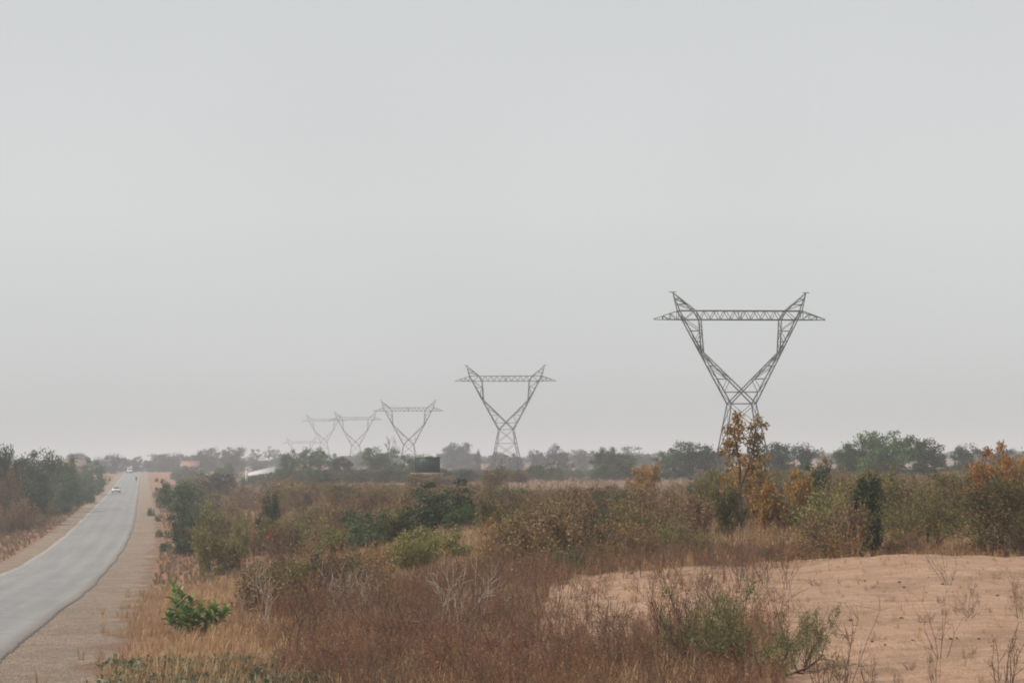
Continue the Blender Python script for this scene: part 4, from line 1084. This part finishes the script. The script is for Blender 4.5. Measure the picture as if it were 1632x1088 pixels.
# roadside block wall
p = ghit(149, 779); 
e = empty('block_wall', p, .1, 'small pale grey block wall on the left verge beyond the thicket', 'wall')
cm_ = plain('grey_concrete', (.36, .36, .36), .9, 0, .15, 2)
g = MB(); hw = 7 * p.y / F; g.box(-hw, hw, -.15, .15, -.2, 1.5); g.build('panel', cm_, e)
g = MB(); g.box(-hw - .1, hw + .1, -.22, .22, 1.5, 1.68); g.build('coping', cm_, e)
for s in (-1, 1):
    g = MB(); g.box(s * hw - .2, s * hw + .2, -.24, .24, -.2, 1.497); g.build('pier', cm_, e)

# ------------------------------------------------------------------ water tank
D = 235; p = at(681.5, 753, D); z = gz(p.x, D)
tk = empty('water_tank', (p.x, D, z), math.radians(24), 'dark green panelled water tank on a raised stand below the third pylon', 'water tank')
H0_ = p.z - z; Ht = at(681, 728, D).z - p.z
tg = plain('green_tank_paint', (.010, .036, .030), .5, 0, .25, 1.2); conc = plain('stand_concrete', (.30, .28, .26), .9)
a_, b_ = 1.15, 1.15
g = MB(); g.box(-a_, a_, -b_, b_, H0_, H0_ + Ht)
for s in (-1, 1):
    for q in np.linspace(-1, 1, 4):
        g.bar((q * (a_ - .02), s * (b_ + .02), H0_), (q * (a_ - .02), s * (b_ + .02), H0_ + Ht), .07)
        g.bar((s * (a_ + .02), q * (b_ - .02), H0_), (s * (a_ + .02), q * (b_ - .02), H0_ + Ht), .07)
    for t in (.03, .5, .97):
        g.bar((-a_, s * (b_ + .025), H0_ + Ht * t), (a_, s * (b_ + .025), H0_ + Ht * t), .06)
        g.bar((s * (a_ + .025), -b_, H0_ + Ht * t), (s * (a_ + .025), b_, H0_ + Ht * t), .06)
body = g.build('tank_body', tg, tk)
g = MB(); th = np.linspace(0, 2 * math.pi, 16, endpoint=False)
g.loft([np.stack([np.cos(th) * R, np.sin(th) * R, np.full(16, H0_ + Ht + zz)], 1) for R, zz in ((.7, 0), (.7, .10), (.5, .2), (.25, .26), (.2, .34), (.05, .35))])
g.build('lid', plain('faded_yellow_plastic', (.36, .36, .26), .6), tk)
for q in (-.9, .9):
    g = MB(); g.bar((q, -.9, H0_ + Ht), (q, -.9, H0_ + Ht + .45), .05); g.build('vent_pipe', MAT['steel'], tk)
g = MB(); g.box(-1.6, 1.6, -1.6, 1.6, H0_ - .22, H0_); g.build('platform', conc, tk)
for sx in (-1, 1):
    for sy in (-1, 1):
        g = MB(); g.box(sx * 1.3 - .15, sx * 1.3 + .15, sy * 1.3 - .15, sy * 1.3 + .15, -.3, H0_ - .22); g.build('leg', conc, tk)

# ------------------------------------------------------------------ vehicles
white = plain('white_car_paint', (.78, .78, .78), .25, 0, .02, 1, .6); rubber = plain('rubber', (.02, .02, .02), .9); chrome = plain('wheel_metal', (.45, .45, .45), .35, .6)
glass, nt_, b__ = new_mat('dark_car_glass'); b__.inputs['Base Color'].default_value = (.03, .035, .04, 1); b__.inputs['Roughness'].default_value = .08
lamp_m = plain('headlamp_glass', (.7, .7, .68), .15); trim = plain('black_trim', (.03, .03, .03), .6)
plate_m = plain('plate', (.6, .6, .55), .5)
def car(loc, rz, label, kind='sedan'):
    e = empty('car' if kind == 'sedan' else 'van', loc, rz, label, 'car' if kind == 'sedan' else 'van')
    hw = .85
    def sect(y, w, z0, z1, tum=.0):   # closed ring in the x-z plane
        return np.array([(-w + .08, y, z0), (w - .08, y, z0), (w, y, z0 + .18), (w, y, (z0 + z1) / 2), (w - tum, y, z1 - .06), (w - tum - .12, y, z1), (-w + tum + .12, y, z1), (-w + tum, y, z1 - .06), (-w, y, (z0 + z1) / 2), (-w, y, z0 + .18)])
    if kind == 'sedan':
        g = MB(); g.loft([sect(-2.15, .68, .34, .66), sect(-2.05, .80, .26, .76), sect(-1.3, .85, .24, .86), sect(-.95, .86, .24, .90), sect(1.2, .86, .24, .92), sect(1.95, .82, .26, .90), sect(2.12, .72, .34, .80)])
        g.build('body', white, e)
        g = MB(); g.loft([sect(-.75, .74, .88, 1.02, .05), sect(-.35, .72, .88, 1.38, .14), sect(.75, .72, .88, 1.40, .14), sect(1.35, .74, .88, 1.02, .05)]); g.build('roof', white, e)
        ws = [(-.62, -.80, .95), (.62, -.80, .95), (.52, -.42, 1.33), (-.52, -.42, 1.33)]
        g = MB(); g.hexa(ws + [(x, y - .03, z + .02) for x, y, z in ws]); g.build('windscreen', glass, e)
        rs = [(-.60, 1.36, .97), (.60, 1.36, .97), (.52, .84, 1.34), (-.52, .84, 1.34)]
        g = MB(); g.hexa(rs + [(x, y + .03, z + .02) for x, y, z in rs]); g.build('rear_window', glass, e)
        for s in (-1, 1):
            g = MB(); g.box(min(s * .66, s * .745), max(s * .66, s * .745), -.35, .82, .98, 1.28); g.build('side_window', glass, e)
            g = MB(); g.box(s * .95 - .08, s * .95 + .08, -.62, -.5, .92, 1.04); g.build('mirror', trim, e)
            g = MB(); g.box(s * .58 - .16, s * .58 + .16, -2.19, -2.06, .56, .70); g.build('headlight', lamp_m, e)
        g = MB(); g.box(-.36, .36, -2.2, -2.10, .55, .68); g.build('grille', trim, e)
        g = MB(); g.box(-.80, .80, -2.22, -2.05, .30, .47); g.build('bumper', trim, e)
        g = MB(); g.box(-.25, .25, -2.24, -2.221, .34, .44); g.build('number_plate', plate_m, e)
        wy, R = (-1.3, 1.3), .31
    else:
        g = MB(); g.loft([sect(-2.5, .85, .35, 1.0), sect(-2.35, .92, .28, 1.25), sect(-1.75, .95, .28, 2.0, .12), sect(2.3, .95, .28, 2.1, .12), sect(2.45, .9, .34, 2.0, .12)]); g.build('body', white, e)
        ws = [(-.78, -2.38, 1.26), (.78, -2.38, 1.26), (.68, -1.84, 1.88), (-.68, -1.84, 1.88)]
        g = MB(); g.hexa(ws + [(x, y - .04, z + .03) for x, y, z in ws]); g.build('windscreen', glass, e)
        for s in (-1, 1):
            g = MB(); g.box(s * .955 - .012, s * .955 + .012, -1.5, 1.9, 1.25, 1.72); g.build('side_window', glass, e)
            g = MB(); g.box(s * .68 - .16, s * .68 + .16, -2.56, -2.4, .65, .85); g.build('headlight', lamp_m, e)
        g = MB(); g.box(-.9, .9, -2.6, -2.4, .35, .55); g.build('bumper', trim, e)
        wy, R = (-1.6, 1.5), .34
    for s in (-1, 1):
        for y in wy:
            g = MB(); g.disc((s * .80, y, R), (1, 0, 0), R, .2); w = g.build('wheel', rubber, e)
            g = MB(); g.disc((s * .905, y, R), (1, 0, 0), R * .58, .03, 12); g.build('rim', chrome, w)
    return e
def on_road(frac, Y):
    X = float(rx(Y)) - RW * (1 - frac); return Vector((X, Y, EYE - float(rh(Y)) + .05 * (1 - (2 * frac - 1) ** 2)))
p = on_road(.27, 418); car(p, math.atan(.19), 'white saloon car driving towards the camera in the left lane')
p = on_road(.33, 735); car(p, math.atan(.19), 'distant white van at the far end of the road', 'van')

# motorcycle and rider, seen from behind at the right road edge
Y = 560; p = on_road(.84, Y)
mc = empty('motorcycle', p, math.atan(.19), 'distant dark motorcycle near the right edge of the road', 'motorcycle')
for y, nme in ((-.62, 'wheel'), (.66, 'wheel')):
    g = MB(); g.disc((0, y, .31), (1, 0, 0), .31, .1); w = g.build(nme, rubber, mc)
    g = MB(); g.disc((0, y, .31), (1, 0, 0), .2, .115, 12); g.build('rim', chrome, w)
bikered = plain('dark_red_paint', (.12, .02, .02), .4)
g = MB(); g.bar((0, -.62, .31), (0, -.1, .4), .07); g.bar((0, -.1, .4), (0, .4, .75), .07); g.bar((0, .66, .31), (0, .42, .95), .06); g.bar((0, -.35, .72), (0, .4, .75), .06); g.bar((0, -.62, .31), (0, -.35, .72), .05); g.build('frame', trim, mc)
g = MB(); g.box(-.13, .13, -.2, .2, .3, .6); g.build('engine', chrome, mc)
g = MB(); g.loft([np.array([(-.1, .02, .72), (.1, .02, .72), (.13, .05, .85), (0, .08, .95), (-.13, .05, .85), (-.12, .03, .78)]), np.array([(-.1, .42, .74), (.1, .42, .74), (.12, .40, .85), (0, .38, .94), (-.12, .40, .85), (-.11, .41, .79)])]); g.build('fuel_tank', bikered, mc)
g = MB(); g.box(-.14, .14, -.72, .04, .73, .82); g.build('seat', trim, mc)
g = MB(); g.bar((-.36, .34, 1.02), (.36, .34, 1.02), .035); g.bar((0, .42, .93), (0, .34, 1.02), .04); g.build('handlebar', chrome, mc)
g = MB(); g.disc((0, .52, .9), (0, 1, 0), .09, .12); g.build('headlight', lamp_m, mc)
g = MB(); g.box(-.07, .07, -.82, -.70, .70, .78); g.build('tail_light', bikered, mc)
def skin_body(name, pts, edges, mat, parent):
    me = bpy.data.meshes.new(name); me.from_pydata([q[:3] for q in pts], edges, [])
    o = bpy.data.objects.new(name, me); COL.objects.link(o); o.parent = parent
    sk = o.modifiers.new('skin', 'SKIN'); sk.use_smooth_shade = True
    for i, q in enumerate(pts):
        r_ = q[3] if isinstance(q[3], tuple) else (q[3], q[3]); me.skin_vertices[0].data[i].radius = r_
        me.skin_vertices[0].data[i].use_root = (i == 0)
    ss = o.modifiers.new('sub', 'SUBSURF'); ss.levels = 1; ss.render_levels = 1
    me.materials.append(mat); return o
skin_m = plain('dark_skin', (.09, .05, .035), .6); shirt = plain('dark_maroon_shirt', (.10, .03, .03), .9); trousers = plain('dark_trousers', (.03, .03, .04), .9); cap_m = plain('dark_cap', (.03, .03, .035), .9)
pe = empty('person', p, math.atan(.19), 'person in a dark maroon top riding the distant motorcycle', 'person')
P_ = [(0, -.22, .92, .15), (0, -.2, 1.1, .14), (0, -.14, 1.32, .17), (0, -.1, 1.44, .07), (0, -.08, 1.55, .085), (0, -.06, 1.64, .09),
      (.17, -.13, 1.38, .07), (.28, -.0, 1.16, .05), (.33, .26, 1.06, .035), (-.17, -.13, 1.38, .07), (-.28, -.0, 1.16, .05), (-.33, .26, 1.06, .035),
      (.12, -.12, .9, .10), (.2, .2, .82, .08), (.19, .02, .42, .05), (.2, .12, .36, .04), (-.12, -.12, .9, .10), (-.2, .2, .82, .08), (-.19, .02, .42, .05), (-.2, .12, .36, .04)]
E_ = [(0, 1), (1, 2), (2, 3), (3, 4), (4, 5), (2, 6), (6, 7), (7, 8), (2, 9), (9, 10), (10, 11), (0, 12), (12, 13), (13, 14), (14, 15), (0, 16), (16, 17), (17, 18), (18, 19)]
skin_body('body', P_, E_, skin_m, pe)
skin_body('shirt', [(0, -.22, .95, .165), (0, -.2, 1.1, .16), (0, -.14, 1.32, .19), (0, -.11, 1.42, .1), (.18, -.13, 1.38, .085), (.27, -.02, 1.2, .065), (-.18, -.13, 1.38, .085), (-.27, -.02, 1.2, .065)],
          [(0, 1), (1, 2), (2, 3), (2, 4), (4, 5), (2, 6), (6, 7)], shirt, pe)
skin_body('trousers', [(0, -.22, .92, .17), (.12, -.12, .9, .12), (.2, .2, .82, .095), (.19, .03, .46, .07), (-.12, -.12, .9, .12), (-.2, .2, .82, .095), (-.19, .03, .46, .07)],
          [(0, 1), (1, 2), (2, 3), (0, 4), (4, 5), (5, 6)], trousers, pe)
g = MB(); th = np.linspace(0, 2 * math.pi, 12, endpoint=False)
g.loft([np.stack([np.cos(th) * R, np.sin(th) * R - .06, np.full(12, zz)], 1) for R, zz in ((.105, 1.64), (.105, 1.70), (.07, 1.76), (.02, 1.775))]); g.build('cap', cap_m, pe)

# red flower in the brush
p = at(431, 851, 66)
e = empty('flowering_plant', (p.x, 66, gz(p.x, 66)), 0, 'tall stem with one red flower head in the brush left of centre', 'flower')
h = p.z - gz(p.x, 66)
g = MB(); g.bar((0, 0, 0), (.05, 0, h * .5), .02); g.bar((.05, 0, h * .5), (0, 0, h), .016); g.build('stem', MAT['bark'], e)
r = np.random.default_rng(3); V, Fq, v = leaves(r, np.array([[0, 0, h]] * 26) + r.normal(0, .05, (26, 3)), .08, .6)
obj('petals', mesh_np('petals', V, Fq, v), leafy('red_petals', (.32, .04, .03), (.42, .07, .05), None, .3), e)

# ------------------------------------------------------------------ air, sky and light
hz = MB(); hz.box(-5400, 5600, -40, 7000, -16, 34)
hzo = hz.build('haze', None); tag(hzo, kind='stuff')
m = bpy.data.materials.new('haze'); m.use_nodes = True; nt = m.node_tree; nt.nodes.clear()
vo = nt.nodes.new('ShaderNodeVolumePrincipled'); out = nt.nodes.new('ShaderNodeOutputMaterial')
vo.inputs['Color'].default_value = (.90, .945, 1.0, 1); vo.inputs['Density'].default_value = .0006
vo.inputs['Anisotropy'].default_value = 0.0
nt.links.new(vo.outputs[0], out.inputs['Volume']); hzo.data.materials.append(m)
try: m.volume_intersection_method = 'FAST'
except Exception: pass

EL, AZ = math.radians(48), math.radians(-112)      # azimuth from +Y (view direction), negative = left
sdir = Vector((math.sin(AZ) * math.cos(EL), math.cos(AZ) * math.cos(EL), math.sin(EL)))
sl = bpy.data.lights.new('sun', 'SUN'); sl.energy = 3.3; sl.angle = math.radians(4); sl.color = (1, .91, .79)
so = bpy.data.objects.new('sun', sl); COL.objects.link(so); so.rotation_euler = sdir.to_track_quat('Z', 'Y').to_euler(); so.location = (0, 0, 100)

w = bpy.data.worlds.new('World'); sc.world = w; w.use_nodes = True; nt = w.node_tree; N = nt.nodes; L = nt.links
bg = N['Background']
sky = N.new('ShaderNodeTexSky'); sky.sky_type = 'NISHITA'; sky.sun_disc = False; sky.sun_elevation = EL; sky.sun_rotation = AZ
sky.dust_density = 8; sky.air_density = 1.0; sky.ozone_density = 1
hs = N.new('ShaderNodeHueSaturation'); hs.inputs['Saturation'].default_value = .35; hs.inputs['Value'].default_value = 1
L.new(sky.outputs[0], hs.inputs['Color'])
# dust layer: pale grey that thickens towards the horizon
tc = N.new('ShaderNodeTexCoord'); sp = N.new('ShaderNodeSeparateXYZ'); L.new(tc.outputs['Generated'], sp.inputs[0])
cr = N.new('ShaderNodeValToRGB'); L.new(sp.outputs['Z'], cr.inputs[0])
el = cr.color_ramp.elements
el[0].position = 0.0; el[0].color = (5.5, 5.55, 5.7, 1)
el[1].position = 1.0; el[1].color = (5.6, 5.9, 6.1, 1)
for pos, c in ((.05, (6.9, 7.05, 7.05)), (.13, (7.55, 7.75, 7.7)), (.25, (7.0, 7.25, 7.35))):
    q = cr.color_ramp.elements.new(pos); q.color = (*c, 1)
nz = N.new('ShaderNodeTexNoise'); nz.inputs['Scale'].default_value = 3.5; nz.inputs['Detail'].default_value = 2; L.new(tc.outputs['Generated'], nz.inputs['Vector'])
nr_ = N.new('ShaderNodeMapRange'); nr_.inputs['From Min'].default_value = .3; nr_.inputs['From Max'].default_value = .7; nr_.inputs['To Min'].default_value = .97; nr_.inputs['To Max'].default_value = 1.03
L.new(nz.outputs['Fac'], nr_.inputs['Value'])
h2 = N.new('ShaderNodeHueSaturation'); L.new(nr_.outputs['Result'], h2.inputs['Value']); L.new(cr.outputs[0], h2.inputs['Color'])
mx = N.new('ShaderNodeMix'); mx.data_type = 'RGBA'; mx.inputs['Factor'].default_value = .85
L.new(hs.outputs[0], mx.inputs['A']); L.new(h2.outputs[0], mx.inputs['B']); L.new(mx.outputs['Result'], bg.inputs['Color'])
bg.inputs['Strength'].default_value = .1

sc.view_settings.view_transform = 'Standard'; sc.view_settings.look = 'None'; sc.view_settings.gamma = 1; sc.view_settings.exposure = 0
sc.view_settings.use_curve_mapping = False
sc.render.engine = 'CYCLES'
sc.cycles.max_bounces = 6; sc.cycles.diffuse_bounces = 3; sc.cycles.volume_bounces = 1; sc.cycles.transmission_bounces = 2
sc.cycles.use_denoising = True
try: sc.cycles.denoiser = 'OPENIMAGEDENOISE'
except Exception: pass
sc.cycles.pixel_filter_type = 'BLACKMAN_HARRIS'; sc.cycles.filter_width = 1.9
print('faces', sum(len(me.polygons) for me in bpy.data.meshes), 'objects', len(bpy.data.objects))
